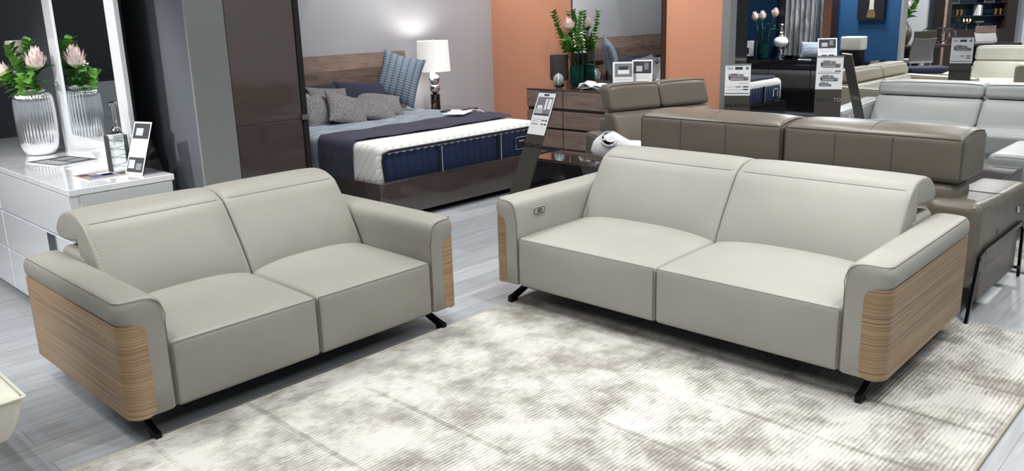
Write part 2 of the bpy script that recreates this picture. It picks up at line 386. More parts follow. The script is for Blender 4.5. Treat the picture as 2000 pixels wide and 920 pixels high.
M['p_orange'] = paint('terracotta_wall_paint', (206, 146, 118))
M['p_blue'] = paint('blue_wall_paint', (28, 70, 108))
M['p_pale'] = paint('pale_grey_wall_paint', (186, 190, 196))
M['ceil'] = paint('ceiling_paint', (120, 122, 126))

# ---------------------------------------------------------------- setting
def sbox(name, m, *a, label=None):
    b = MB(); b.box(*a); return struct(b.build(name, m, flat=True), label)
sbox('floor', M['floor'], -8, 28, -8, 14, -.05, 0)
sbox('ceiling', M['ceil'], -8, 28, -8, 14, 3.2, 3.3)
sbox('wall_left', M['p_dark'], 2.0, 2.21, 4.26, 9.2, 0, 3.2, label='charcoal partition wall behind the white cabinet')
sbox('trim_1', M['p_col'], 1.998, 2.212, 4.24, 4.26, 0, 3.2, label='grey end face of the partition wall')
sbox('wall_far_left', M['p_dark'], -6, 2.0, 9.2, 9.3, 0, 3.2)
sbox('wall_back', M['p_grey'], 2.21, 7.4, 7.4, 7.5, 0, 3.2, label='grey wall behind the bed')
sbox('wall_orange', M['p_orange'], 7.4, 7.5, 4.2, 7.5, 0, 3.2, label='terracotta wall behind the walnut dresser')
sbox('trim_2', M['p_col'], 7.39, 7.51, 4.11, 4.2, 0, 3.2, label='grey end post of the terracotta wall')
sbox('wall_blue', M['p_blue'], 12.5, 12.6, 4.27, 8.5, 0, 3.2)
sbox('trim_3', M['p_col'], 12.49, 12.66, 4.235, 4.27, 0, 3.2, label='grey end post of the blue wall')
sbox('wall_blue_side', M['p_blue'], 7.5, 12.5, 8.4, 8.5, 0, 3.2)
sbox('wall_far', M['p_pale'], 23.6, 23.7, -6, 13, 0, 3.2)
sbox('wall_far_side', M['p_col'], 12.6, 23.6, 9.0, 9.1, 0, 3.2)
sbox('trim_4', M['p_pale'], 22.9, 23.6, 7.15, 7.7, 0, 3.2, label='grey pillar beyond the end of the blue wall')

# rug
rg = thing('area_rug', 'large cream and taupe distressed ribbed rug in front of both sofas', 'rug', (2.4, 1.86, 0))
b = MB(); b.rbox(-2.1, 2.03, -1.23, 1.23, .0005, .012, .005, n=(40, 24, 1), k=2)
b.build('pile', M['rug'], rg)
b = MB()
for i in range(240):
    y = -1.22 + 2.44 * i / 239; l = .028 + random.random() * .02; dy = (random.random() - .5) * .012
    b.tube([(2.025, y, .008), (2.03 + l * .5, y + dy, .006), (2.03 + l, y + dy * 1.6, .002)], .0035, 4)
b.build('fringe', M['cream_leather'], rg)['label'] = 'cream knotted fringe along the far end'
for ye in (-1.238, 1.226):
    b = MB(); b.rbox(-2.1, 2.03, ye, ye + .012, .001, .013, .005, n=(20, 1, 1), k=2); b.build('edge_binding', M['beige_leather'], rg)
b = MB(); b.rbox(-1.2, 1.25, -1.9, 1.9, .0005, .012, .005, n=(4, 4, 1), k=2)
tag(b.build('area_rug', M['rug2'], loc=(6.7, .85, 0)), 'grey mottled rug between the brown sofa and the cool grey sofa', 'rug')

# ---------------------------------------------------------------- the two main sofas
D_, WA, AH = 1.06, .179, .60
def arm_ring(z, o, di, df, dr, dO, mir):
    """plan outline of an arm; outer side at x=0, inner at WA"""
    x0, x1, y0, y1 = dO, WA - di, df, D_ + .015 - dr
    Ro, Ri = min(.062, (x1 - x0) * .45), .02
    Ri = max(.006, Ri - di * .2); pts = []
    def arc(cx, cy, r, a0, a1, k):
        return [(cx + r * math.cos(a0 + (a1 - a0) * j / k), cy + r * math.sin(a0 + (a1 - a0) * j / k)) for j in range(k + 1)]
    pts += arc(x0 + Ro, y0 + Ro, Ro, PI, 1.5 * PI, 8)
    pts += arc(x1 - Ri, y0 + Ri, Ri, 1.5 * PI, 2 * PI, 4)
    pts += [(x1, y0 + .1 + (y1 - y0 - .2) * j / 8) for j in range(9)]
    pts += arc(x1 - .03, y1 - .03, .03, 0, .5 * PI, 4)
    pts += arc(x0 + .04, y1 - .04, .04, .5 * PI, PI, 4)
    pts += [(x0, y1 - .1 - (y1 - y0 - .2) * j / 8) for j in range(9)]
    return [((W_[0] - x) if mir else x, y, z) for x, y in pts]
W_ = [0]
def make_sofa(label, loc, rz, W, lm, button):
    W_[0] = W
    s = thing('two_seat_sofa', label, 'sofa', loc, rz)
    zb = .121
    # arms
    for mir in (False, True):
        T = (lambda x: W - x) if mir else (lambda x: x)
        lv = [(zb, .006, .006, .006, .02), (zb + .008, 0, 0, 0, .014), (.25, 0, 0, 0, .013), (.40, 0, 0, 0, .013), (.497, 0, 0, 0, .013), (.506, 0, 0, 0, .004),
              (.52, .001, 0, 0, -.003), (.545, .002, -.001, 0, -.006), (.565, .006, 0, .002, -.005), (.58, .014, .002, .006, -.001), (.590, .024, .006, .012, .005),
              (.597, .036, .012, .022, .011), (.601, .048, .024, .036, .022), (.603, .060, .04, .055, .036)]
        b = MB(); b.loft([arm_ring(z, 0, di, df, dr, dO, mir) for z, di, df, dr, dO in lv])
        # seam line: along the outer top edge, around the front corner, over to the inner side and down
        P = [(T(.006), y, .5925) for y in [1.02 - .95 * j / 20 for j in range(20)]]
        P += [(T(.006 + .055 * (1 - math.cos(a))), .0605 - .055 * math.sin(a), .5925 + .001 * j) for j, a in enumerate([PI / 2 * q / 5 for q in range(6)])]
        P += [(T(x), .0045 - .002 * q, z) for q, (x, z) in enumerate([(.09, .5975), (.115, .596), (.135, .59), (.152, .578), (.163, .562), (.170, .545), (.1745, .52)])]
        P += [(T(.1755), .0035, z) for z in (.48, .42, .36, .30, .24, .18, .13)]
        b.tube(P, .0017, 5, 1)
        a = b.build('armrest', [lm, M['seam']], s)
        # the wooden wrap: plan path from rear along the outside and around the front corner
        R = .062; path = [(-.001, 1.055 - .95 * j / 16) for j in range(17)]
        path += [(-.001 + R * (1 - math.cos(t)), .061 - (R) * math.sin(t)) for t in [PI / 2 * j / 10 for j in range(11)]]
        path += [(.061 + .036 * j / 6, -.001) for j in range(1, 7)]
        n = len(path); dist = [0]
        for i in range(1, n): dist.append(dist[-1] + math.dist(path[i], path[i - 1]))
        tot = dist[-1]; rows = []
        for i, (x, y) in enumerate(path):
            e = tot - dist[i]; rr = .042; dz = 0
            if e < rr: dz = rr - math.sqrt(max(0, rr * rr - (rr - e) ** 2))
            z1 = .503 - dz; z0 = zb - .002 + dz * .8
            if i > 0: t = Vector(path[i]) - Vector(path[i - 1])
            else: t = Vector(path[1]) - Vector(path[0])
            t.normalize(); nx, ny = -t.y, t.x           # inward normal
            if i == 0: nx, ny = 1, 0
            th = .013
            rows.append([(T(x), y, z0), (T(x), y, z0 + (z1 - z0) * .5), (T(x), y, z1), (T(x + nx * th), y + ny * th, z1), (T(x + nx * th), y + ny * th, z0)])
        b = MB(); b.loft(rows); wp = b.build('wood_side_panel', M['oak'], s, ang=50); wp['label'] = 'striped light oak panel wrapping the armrest'
    # seat cushions
    x0, x1 = WA + .002, W - WA - .002; xm = W / 2
    for (a, c) in ((x0, xm - .001), (xm + .001, x1)):
        cx = (a + c) / 2; hw = (c - a) / 2
        def f(x, y, z, cx=cx, hw=hw):
            u = (x - cx) / hw; cr = max(0, 1 - abs(u) ** 3); t = max(0, min(1, (z - .118) / .28))
            if z > .25:
                vy = max(0, min(1, y / .12)); z = z + (.036 * cr * math.sin(min(1, max(0, y) / .62) * PI * .55) + .004 * vy) * ((z - .25) / .145)
            y = y - .012 * cr * math.sin(PI * t) * (1 if y < .2 else 0)
            return (x, y, z)
        b = MB(); b.rbox(a, c, .0, .80, .118, .395, .022, n=(16, 16, 8), f=f)
        P = [f(a + .004 + (c - a - .008) * j / 30, -.0005, .3905) for j in range(31)]
        P = [(x, y - .0003 + .002, z + .002) for x, y, z in P]
        b.tube(P, .0018, 5, 1)
        for sx in (a + .006, c - .006):
            b.tube([f(sx, .001, .39 - .262 * j / 14) for j in range(15)], .0013, 4, 1)
        b.build('seat_cushion', [lm, M['seam']], s)
    # back cushions and headrests
    prof_b = [(.555, .33), (.556, .375), (.574, .425), (.604, .48), (.645, .55), (.695, .625), (.742, .695), (.775, .738), (.80, .748), (.84, .735), (.872, .70), (.885, .66), (.88, .60), (.85, .50), (.80, .40), (.76, .33)]
    prof_h = [(.784, .738), (.80, .756), (.85, .776), (.90, .784), (.95, .785), (1.0, .779), (1.05, .764), (1.10, .738), (1.135, .708), (1.152, .68), (1.150, .655), (1.125, .637), (1.07, .632), (1.0, .638), (.93, .646), (.88, .654), (.862, .68), (.82, .712)]
    for (a, c) in ((x0 + .004, xm - .0015), (xm + .0015, x1 - .004)):
        cx = (a + c) / 2; hw = (c - a) / 2
        def f(x, y, z, cx=cx, hw=hw):
            u = (x - cx) / hw; cr = max(0, 1 - u ** 4)
            if y < .80 and z > .36:
                t = max(0, min(1, (z - .38) / .36)); y -= .02 * cr * math.sin(PI * t)
            return (x, y, z)
        def fh(x, y, z, cx=cx, hw=hw):
            u = (x - cx) / hw; cr = max(0, 1 - abs(u) ** 5)
            if z > .74: z += .006 * cr * min(1, max(0, (y - .8) / .1))
            return (x, y, z)
        b = MB(); b.sweep(prof_b, a, c, .013, 4, 14, f=f)
        for sx in (a + .016, c - .016):          # saddle-stitched side seams
            for j in range(26):
                t0 = j / 26; t1 = t0 + .022
                def q(t):
                    i = 2 + t * 5; k = int(i); fr = i - k; p, r_ = prof_b[k], prof_b[k + 1]
                    pp = f(sx, p[0] + (r_[0] - p[0]) * fr, p[1] + (r_[1] - p[1]) * fr); return (pp[0], pp[1] - .0006, pp[2] + .0006)
                b.tube([q(t0), q(t1)], .0016, 4, 2)
        b.build('back_cushion', [lm, M['seam'], M['stitch']], s)
        b = MB(); b.sweep(prof_h, a + .001, c - .001, .016, 4, 14, f=fh)
        P = [fh(a + .010 + (c - a - .020) * j / 24, .787, .7435 - (.004 if j in (0, 24) else 0)) for j in range(25)]
        b.tube(P, .0016, 5, 1)
        for sg, sx in ((-1, a + .012), (1, c - .012)):
            b.tube([(sx, y, z - .0035) for y, z in prof_h[0:11]], .0016, 4, 1)
        b.build('headrest', [lm, M['seam']], s)
    # frame of the back, base
    b = MB()
    b.rbox(x0, x1, .80, 1.11, .135, .600, .03, n=(8, 3, 6))
    b.build('back_frame', lm, s)
    b = MB(); b.box(x0 + .02, x1 - .02, .05, 1.02, .10, .125); b.build('base_frame', M['dark_under'], s)
    # blade feet
    for fx in (.0946, W - .0946):
        for rear in (0, 1):
            p = [(.017, 0), (.017, .034), (.05, .040), (.30, .118), (.44, .118), (.30, .098), (.075, .017), (.07, 0)]
            if rear: p = [(D_ - y, z) for y, z in p]
            b = MB(); b.add([(fx - .013, y, z) for y, z in p] + [(fx + .013, y, z) for y, z in p],
                            [tuple(range(8)), tuple(range(15, 7, -1))] + [(i, (i + 1) % 8, 8 + (i + 1) % 8, 8 + i) for i in range(8)])
            b.build('foot', M['black_metal'], s, flat=True)
    if button:
        b = MB(); b.rbox(.176, .1835, .143, .237, .498, .540, .0035, n=(1, 2, 2))
        bp = b.build('control_panel', lm, s); bp['label'] = 'pale recliner switch plate with two round buttons'
        b = MB()
        ring = [(.1838, .145 + .007 + (.076) * u, .519) for u in (0, 1)]
        P = []
        for j in range(32):
            t = 2 * PI * j / 32; c_, s_ = math.cos(t), math.sin(t)
            P.append((.1832, .19 + .036 * max(-1, min(1, c_ * 1.25)) + .008 * c_, .519 + .017 * max(-1, min(1, s_ * 1.25))))
        b.tube(P, .0022, 5, closed=True)
        for cy in (.181, .199):
            b.tube([(.1845, cy + .0085 * math.cos(2 * PI * j / 16), .519 + .0085 * math.sin(2 * PI * j / 16)) for j in range(16)], .0024, 5, closed=True)
        b.build('button', M['ink'], bp)
    return s
R1 = math.radians(.2585); R2 = math.radians(-89.325)
make_sofa('light grey leather two-seat sofa at left, beside the white cabinet, with oak side panels', (1.0372, 3.0571, .0), R1, 1.7144, M['sofa_L'], False)
make_sofa('pale grey leather two-seat recliner sofa standing on the rug, with arm switch plate', (3.1409, 3.1813, .0125), R2, 2.1479, M['sofa'], True)

# ---------------------------------------------------------------- brown sofa seen from behind
br = thing('leather_sofa', 'large brown leather sofa seen from behind, back to the pale grey sofa', 'sofa', (5.5, 1.07, 0), PI / 2)
# local: x -> +Y (0..2.4), y -> -X (0 front .. 1.05 back)
for (a, c) in ((0.0, .27), (2.13, 2.40)):
    def f(x, y, z): 
        if z > .45: z += -.03 * (1 - y) + .035 * max(0, (y - .6)) * 1
        return (x, y, z)
    b = MB(); b.rbox(a, c, .0, 1.0, .23 if a else .20, .595, .05, n=(4, 10, 5), f=f)
    sx = a + .006 if a == 0 else c - .006
    b.tube([f(sx, .05 + .90 * j / 16, .560 + .006 * math.sin(j * .5)) for j in range(17)], .003, 5, 1)
    b.tube([f(a + .02 + (c - a - .04) * j / 6, .55, .598) for j in range(7)], .0022, 5, 1)
    b.tube([f(a + .03 + (c - a - .06) * j / 6, .992, .566) for j in range(7)], .003, 5, 1)
    ar = b.build('armrest', [M['brown'], M['brown_seam']], br)
b = MB(); b.rbox(.004, .045, .12, .86, .06, .26, .01, n=(1, 4, 2)); b.build('side_skirt', M['brown'], br)
b = MB(); b.rbox(-.006, -.001, .13, .17, .43, .455, .002, n=(1, 1, 1), k=2); b.rbox(-.012, -.001, .19, .26, .425, .462, .008, n=(1, 1, 1)); b.build('switch_panel', M['chrome'], br)
b = MB(); b.rbox(-.002, .004, .62, .65, .38, .41, .002, n=(1, 1, 1), k=2); b.build('logo_tab', M['brown_seam'], br)
# base, seats, back body
b = MB(); b.rbox(.02, 2.38, .86, 1.0, .16, .56, .03, n=(8, 2, 4)); b.rbox(.27, 2.13, .05, .9, .16, .30, .03, n=(8, 4, 2)); b.build('body', M['brown'], br)
for k in range(2):
    a, c = .27 + .93 * k, .27 + .93 * (k + 1)
    b = MB(); b.rbox(a + .003, c - .003, .0, .72, .28, .46, .05, n=(8, 8, 3), f=lambda x, y, z, a=a, c=c: (x, y, z + (.02 * math.sin(PI * (x - a) / (c - a)) if z > .4 else 0)))
    b.build('seat_cushion', M['brown'], br)
ends = ((.13, 1.115), (1.125, 2.14))
for (a, c) in ends:
    b = MB(); b.rbox(a + .02, c - .02, .62, .90, .40, .675, .05, n=(8, 3, 4)); b.build('back_cushion', M['brown'], br)
    def f(x, y, z, a=a, c=c):
        u = (x - (a + c) / 2) / ((c - a) / 2); cr = max(0, 1 - u ** 6)
        if z > .80: z += .042 * math.sin(PI * min(1, max(0, (.9 - y) / .42))) ** .8 * (.6 + .4 * cr)
        if y > .8: y += .008 * cr
        return (x, y, z)
    b = MB(); b.rbox(a, c, .48, .90, .678, .915, .035, n=(14, 8, 5), f=f)
    b.tube([f(a + .02 + (c - a - .04) * j / 24, .893, .908) for j in range(25)], .0026, 5, 1)
    for t in (.36, .68):
        x = a + (c - a) * t
        b.tube([f(x, .9005, .70 + .20 * j / 6) for j in range(7)], .0022, 5, 1)
    x = a + (c - a) * .5; b.tube([f(x, .52 + .35 * j / 10, .9145) for j in range(11)], .0022, 5, 1)
    for x, xs in ((a, a + .010), (c, c - .010)):
        b.tube([f(xs, .892, .70 + .20 * j / 6) for j in range(7)], .0028, 5, 1)
        b.tube([f(xs, .52 + .365 * j / 10, .908) for j in range(11)], .0028, 5, 1)
    b.build('headrest', [M['brown'], M['brown_seam']], br)
for x in (-.012, 2.412):
    b = MB()
    for P in ([(x, 1.10, .0), (x, .985, .325), (x, .90, .345), (x, .14, .345), (x, .09, .30), (x, .06, 0)],):
        for p, q in zip(P[:-1], P[1:]):
            p, q = Vector(p), Vector(q); t = (q - p); l = t.length; t.normalize(); n_ = Vector((0, -t.z, t.y))
            v = [p + n_ * s1 * .012 + Vector((dx, 0, 0)) - t * .006 for s1 in (-1, 1) for dx in (-.008, .008)] + [q + n_ * s1 * .012 + Vector((dx, 0, 0)) + t * .006 for s1 in (-1, 1) for dx in (-.008, .008)]
            b.add(v, [(0, 1, 3, 2), (4, 6, 7, 5), (0, 4, 5, 1), (2, 3, 7, 6), (0, 2, 6, 4), (1, 5, 7, 3)])
    b.box(x - .006, x + .3, .10, .12, .06, .075) if x < 0 else b.box(x - .3, x + .006, .10, .12, .06, .075)
    b.build('leg_frame', M['black_metal'], br, flat=True)

# ---------------------------------------------------------------- generic upholstered sofa for those behind
def bg_sofa(name, label, cat, loc, rz, W, Dp, aw, ah, sh, hz, lm, sm, n=2, tilt=.12, head=(.15, .20), group=None, armtop=0, base=.08, lowarm=0, curve=0):
    s = thing(name, label, cat, loc, rz, group)
    for (a, c) in ((0, aw), (W - aw, W)):
        b = MB(); b.rbox(a, c, 0, Dp * .97, base, ah, .035, n=(3, 8, 4), f=(lambda x, y, z: (x, y, z + (.05 * y / Dp if z > ah * .6 else 0))))
        for xx in (a + .01, c - .01): b.tube([(xx, .03 + (Dp * .9) * j / 8, ah - .008 + .05 * (.03 + Dp * .9 * j / 8) / Dp) for j in range(9)], .003, 5, 1)
        b.tube([(a + .01 + (c - a - .02) * j / 6, .010, ah - .008) for j in range(7)], .003, 5, 1)
        b.build('armrest', [lm, sm], s)
    x0, x1 = aw + .003, W - aw - .003; wd = (x1 - x0) / n
    b = MB(); b.rbox(x0, x1, .03, Dp * .95, base, sh - .14, .02, n=(6, 4, 2)); b.rbox(x0, x1, Dp * .8, Dp, base, hz - .28, .03, n=(6, 2, 3))
    b.build('base', lm, s)
    b = MB(); b.rbox(.05, W - .05, .06, Dp - .05, .012, base + .005, .005, n=(1, 1, 1), k=1); b.build('plinth', M['dark_under'], s)
    for k in range(n):
        a, c = x0 + wd * k + .002, x0 + wd * (k + 1) - .002; cx, hw = (a + c) / 2, (c - a) / 2
        b = MB(); b.rbox(a, c, -.01, Dp * .66, sh - .17, sh, .04, n=(8, 8, 3), f=lambda x, y, z: (x, y, z + (.02 * max(0, 1 - ((x - cx) / hw) ** 4) if z > sh - .06 else 0)))
        b.tube([(a + .01 + (c - a - .02) * j / 12, -.006, sh - .028 + .018 * max(0, 1 - ((a + .01 + (c - a - .02) * j / 12 - cx) / hw) ** 4)) for j in range(13)], .003, 5, 1)
        b.build('seat_cushion', [lm, sm], s)
        zt = hz - head[0]
        def fb(x, y, z):
            u = (x - cx) / hw; cr = max(0, 1 - u ** 4); t = (z - sh) / max(.05, zt - sh)
            return (x, y + tilt * t - .02 * cr * math.sin(PI * max(0, min(1, t))) * (1 if y < Dp * .7 else 0), z)
        b = MB(); b.rbox(a, c, Dp * .60, Dp * .80, sh - .03, zt - .006, .04, n=(8, 2, 6), f=fb); b.build('back_cushion', [lm, sm], s)
        def fh(x, y, z):
            u = (x - cx) / hw; cr = max(0, 1 - u ** 4)
            return (x, y + tilt * 1.15 + (z - zt) * .35, z + .012 * cr * (1 if z > hz - head[0] * .4 else 0))
        b = MB(); b.rbox(a, c, Dp * .58, Dp * .58 + head[1], zt, hz, .045, n=(8, 3, 3), f=fh)
        b.tube([fh(a + .015 + (c - a - .03) * j / 12, Dp * .58 + .012, hz - .010) for j in range(13)], .003, 5, 1)
        b.build('headrest', [lm, sm], s)
    return s
# cool grey sofa beyond the brown one
gs = bg_sofa('leather_sofa', 'cool grey leather sofa with adjustable headrests, beyond the brown sofa at right', 'sofa', (8.0, 3.40, 0), -PI / 2, 3.4, 1.12, .20, .585, .45, .815, M['grey_leather'], M['grey_seam'], n=3, tilt=.16, head=(.13, .30), base=.07)
b = MB(); b.rbox(.201, .206, .12, .19, .50, .54, .002, n=(1, 1, 1), k=2); b.build('switch_panel', M['chrome'], gs)
b = MB(); b.rbox(0, .85, 0, .95, .16, .45, .05, n=(6, 6, 4)); b.tube([(.01, .05 + .85 * j / 8, .43) for j in range(9)], .003, 5, 1); b.tube([(.03 + .8 * j / 8, .94, .425) for j in range(9)], .003, 5, 1)
ot = thing('ottoman', 'cool grey leather ottoman at the right edge, in front of the grey sofa', 'ottoman', (7.0, .72, .012))
b.build('cushion', [M['grey_leather'], M['grey_seam']], ot)
b = MB(); b.box(.06, .79, .06, .89, 0, .17); b.build('plinth', M['dark_under'], ot)
# brown love seat in front of the terracotta wall
lv = bg_sofa('leather_love_seat', 'brown leather love seat with raised headrests in front of the terracotta wall', 'sofa', (0, 0, 0), 0, 1.45, .90, .17, .53, .44, .97, M['brown'], M['brown_seam'], n=2, tilt=.14, head=(.22, .17))
a = math.radians(-19); P = Vector((5.62, 4.45)); yv = Vector((-math.sin(a), math.cos(a))); o = P - yv * .78
lv.location = (o.x, o.y, 0); lv.rotation_euler = (0, 0, a)
# beige sofa by the blue wall, cream sofa beyond, brown sofa at the right edge
bg_sofa('leather_sofa', 'beige leather sofa with rolled headrests, between the blue wall and the grey sofa', 'sofa', (9.75, 3.05, 0), 0, 2.3, 1.15, .22, .62, .44, .83, M['beige_leather'], M['brown_seam'], n=2, tilt=.12, head=(.15, .22))
ch = thing('chaise_longue', 'cream leather chaise seat behind the grey sofa headrests', 'chaise', (12.15, 2.5, 0))
b = MB(); b.rbox(0, 1.0, 0, 1.7, .14, .49, .06, n=(5, 6, 3)); b.build('cushion', M['cream_leather'], ch)
b = MB(); b.box(.08, .92, .08, 1.62, 0, .15); b.build('plinth', M['dark_under'], ch)
bg_sofa('leather_sofa', 'cream leather sofa in the far right, in front of the dining table', 'sofa', (13.3, 3.92, 0), -PI / 2, 2.6, 1.1, .22, .56, .45, .92, M['cream_leather'], M['grey_seam'], n=2, tilt=.14, head=(.2, .26))
b = MB(); b.rbox(0, .35, 0, 1.1, .56, .87, .06, n=(3, 6, 4)); b.tube([(.004, .05 + 1.0 * j / 8, .835) for j in range(9)], .004, 5, 1)
tb = thing('leather_armchair', 'taupe leather chair back cut off by the right edge of the photo', 'armchair', (11.05, 1.36, 0))
b.build('headrest', [M['beige_leather'], M['brown_seam']], tb)
b = MB(); b.rbox(.04, .9, .04, 1.06, .1, .56, .06, n=(5, 6, 4)); b.build('body', M['beige_leather'], tb)
b = MB(); b.box(.1, .85, .1, 1.0, 0, .11); b.build('plinth', M['dark_under'], tb)
# cream pouf at lower left
pf = thing('pouf', 'cream leather pouf with piped edge cut off at the lower left corner', 'pouf', (-.05, 2.95, 0))
def f(x, y, z):
    u = (x - .36) / .36; v_ = (y - .36) / .36; k = .0
    if z > .38: z += .05 * max(0, 1 - u * u) * max(0, 1 - v_ * v_)
    t = max(0, (.40 - z) / .16); g = 1 - .05 * t - .10 * t * t; x = .36 + (x - .36) * g; y = .36 + (y - .36) * g
    return (x, y, z)
b = MB(); b.rbox(0, .72, 0, .72, .24, .42, .03, n=(12, 12, 8), f=f)
P = [(x, y, .408) for x, y in [(.0 + .72 * j / 8, -.003) for j in range(9)] + [(.723, .72 * j / 8) for j in range(9)] + [(.72 - .72 * j / 8, .723) for j in range(9)] + [(-.003, .72 - .72 * j / 8) for j in range(9)]]
b.tube(P, .006, 6, 0, closed=True)
b.build('cushion', M['cream_leather'], pf)
for x, y in ((.12, .12), (.6, .12), (.12, .6), (.6, .6)):
    b = MB(); b.lathe([(.022, 0), (.026, .01), (.040, .26)], 16, (x, y)); b.build('leg', M['beige_leather'], pf)

# ---------------------------------------------------------------- white cabinet with its things
cb = thing('drawer_cabinet', 'glossy white low drawer cabinet with marble-look top, left of the sofa', 'cabinet', (1.32, 4.28, 0))
b = MB(); b.box(.018, .52, .012, 2.5, .06, .80); b.build('body', M['white_gloss'], cb, flat=True)
b = MB(); b.rbox(0, .53, 0, 2.52, .80, .832, .003, n=(1, 1, 1), k=1); b.build('cabinet_top', M['marble'], cb, flat=True)
b = MB(); b.box(.05, .5, .05, 2.45, 0, .06); b.build('plinth', M['steel'], cb, flat=True)
b = MB(); b.rbox(.05, .515, -.002, .011, .07, .795, .002, n=(1, 1, 1), k=1); b.build('side_panel', mat('satin_grey_panel', (196, 200, 202), .25, coat=.5), cb, flat=True)
for k, (z0, z1) in enumerate(((.068, .318), (.328, .556), (.566, .797))):
    for (y0, y1) in ((.012, 1.22), (1.228, 2.49)):
        b = MB(); b.rbox(.0, .018, y0, y1, z0, z1, .002, n=(1, 1, 1), k=1); d = b.build('drawer', M['white_gloss'], cb, flat=True)
        if k == 1 and y0 < 1:
            b = MB(); b.box(-.006, .0, .30, .42, z0 + .005, z1 - .002); b.build('handle', M['steel'], d, flat=True)
# leaning floor mirror on the cabinet
mr = thing('framed_mirror', 'tall mirror with wide white glossy frame standing on the white cabinet', 'mirror', (1.79, 4.58, .832))
b = MB(); H_ = 1.75
for (y0, y1, z0, z1) in ((0, .13, 0, H_), (.97, 1.10, 0, H_), (.13, .97, 0, .12), (.13, .97, H_ - .12, H_)): b.box(-.012, .012, y0, y1, z0, z1)
b.build('frame', M['white_frame'], mr, flat=True)
b = MB(); b.box(-.004, .010, .13, .97, .12, H_ - .12); b.build('glass', M['mirror'], mr, flat=True)
b = MB(); b.box(.012, .035, .02, 1.08, .0, H_ - .02); b.build('backing', M['gap'], mr, flat=True)

def bend_leaf(b, base, d, up, l, wd, mi=0, droop=.25):
    d = Vector(d).normalized(); up = Vector(up); s_ = d.cross(up)
    s_ = s_.normalized() if s_.length > 1e-4 else Vector((1, 0, 0)); up = s_.cross(d)
    base = Vector(base); v = []; K = 5
    for i in range(K + 1):
        t = i / K; w_ = wd * math.sin(PI * min(.98, t ** .8)) * .5; c = base + d * l * t + up * (l * .12 * math.sin(PI * t) - droop * l * t * t)
        v += [c - s_ * w_, c - up * w_ * .25, c + s_ * w_]
    fs = []
    for i in range(K):
        a = i * 3; fs += [(a, a + 1, a + 4, a + 3), (a + 1, a + 2, a + 5, a + 4)]
    b.add(v, fs, mi)
def protea(label, base, top, size=.05, leaves=7, seed=1, group=None, lean=None):
    rn = random.Random(seed); base = Vector(base); top = Vector(top); d = (top - base).normalized()
    o = thing('protea_stem', label, 'flower', tuple(base), 0, group); L_ = top - base
    b = MB(); mid = L_ * .5 + Vector((0, 0, 0)) * 1; b.tube([(0, 0, 0), tuple(mid), tuple(L_)], size * .08, 6); b.build('stem', M['stem'], o)
    b = MB(); q = d.orthogonal().normalized(); w_ = d.cross(q)
    b.lathe([(size * .12, 0), (size * .42, size * .25), (size * .5, size * .8), (size * .3, size * 1.4), (size * .05, size * 1.65)], 12, mi=0)
    for ring in range(4):
        n = 9
        for j in range(n):
            a = 2 * PI * (j + ring * .5) / n; h0 = size * .1 * ring; rad = size * (.74 - .13 * ring); hh = size * (1.25 + .16 * ring) * (1 + .08 * math.sin(j * 2.3 + ring))
            out = (math.cos(a), math.sin(a)); s_ = (-math.sin(a), math.cos(a)); v = []
            for i in range(6):
                t = i / 5; r_ = size * .15 + (rad - size * .15) * math.sin(min(1, t * 1.6) * PI / 2) + size * .22 * max(0, t - .7) / .3 * (ring < 2); w2 = size * .26 * math.sin(PI * min(.97, .12 + t * .86))
                for sg in (-1, 0, 1): v.append((out[0] * (r_ - (abs(sg) * .03 * size)) + s_[0] * w2 * sg, out[1] * (r_ - (abs(sg) * .03 * size)) + s_[1] * w2 * sg, h0 + hh * t))
            fs = []
            for i in range(5): a_ = i * 3; fs += [(a_, a_ + 1, a_ + 4, a_ + 3), (a_ + 1, a_ + 2, a_ + 5, a_ + 4)]
            b.add(v[:9], fs[:4], 1 if ring == 0 else 0); b.add(v[6:], [tuple(i - 6 for i in q_) for q_ in fs[4:]], 0)
    Mx = Matrix((q, w_, d)).transposed().to_4x4(); Mx.translation = L_
    b.xf(Mx); b.build('bloom', [M['pink'], M['petal_tip']], o)
    b = MB()
    for k in range(leaves):
        a = 2 * PI * k / leaves + rn.random(); t = .62 + .36 * rn.random(); dr = (q * math.cos(a) + w_ * math.sin(a)) + d * (.25 + .5 * rn.random())
        bend_leaf(b, L_ * t, dr, d, size * (1.5 + rn.random() * .6), size * .62, 0)
    b.build('leaves', M['leaf'], o); return o
def sprig(label, base, top, n=12, lr=.02, seed=1, group=None, bend=(0, 0, 0), t0=.35):
    rn = random.Random(seed); base = Vector(base); top = Vector(top); o = thing('eucalyptus_sprig', label, 'sprig', tuple(base), 0, group)
    L_ = top - base; bd = Vector(bend); P = [L_ * (i / 8) + bd * math.sin(PI * i / 8) for i in range(9)]
    b = MB(); b.tube([tuple(p) for p in P], .0018 + lr * .05, 5); b.build('stem', M['stem'], o)
    b = MB(); d = L_.normalized(); q = d.orthogonal().normalized(); w_ = d.cross(q)
    for k in range(n):
        t = t0 + (1.02 - t0) * k / (n - 1); p = L_ * t + bd * math.sin(PI * min(1, t))
        for sd in range(3):
            a = k * 1.9 + sd * 2.1 + rn.random() * .5; dr = q * math.cos(a) + w_ * math.sin(a) + d * (.3 + .6 * rn.random())
            bend_leaf(b, p, dr, d, lr * (1.7 - .6 * t) * (1 + .3 * rn.random()), lr * 1.35 * (1.2 - .4 * t), 0, droop=.05)
    b.build('leaves', M['leaf2'], o); return o

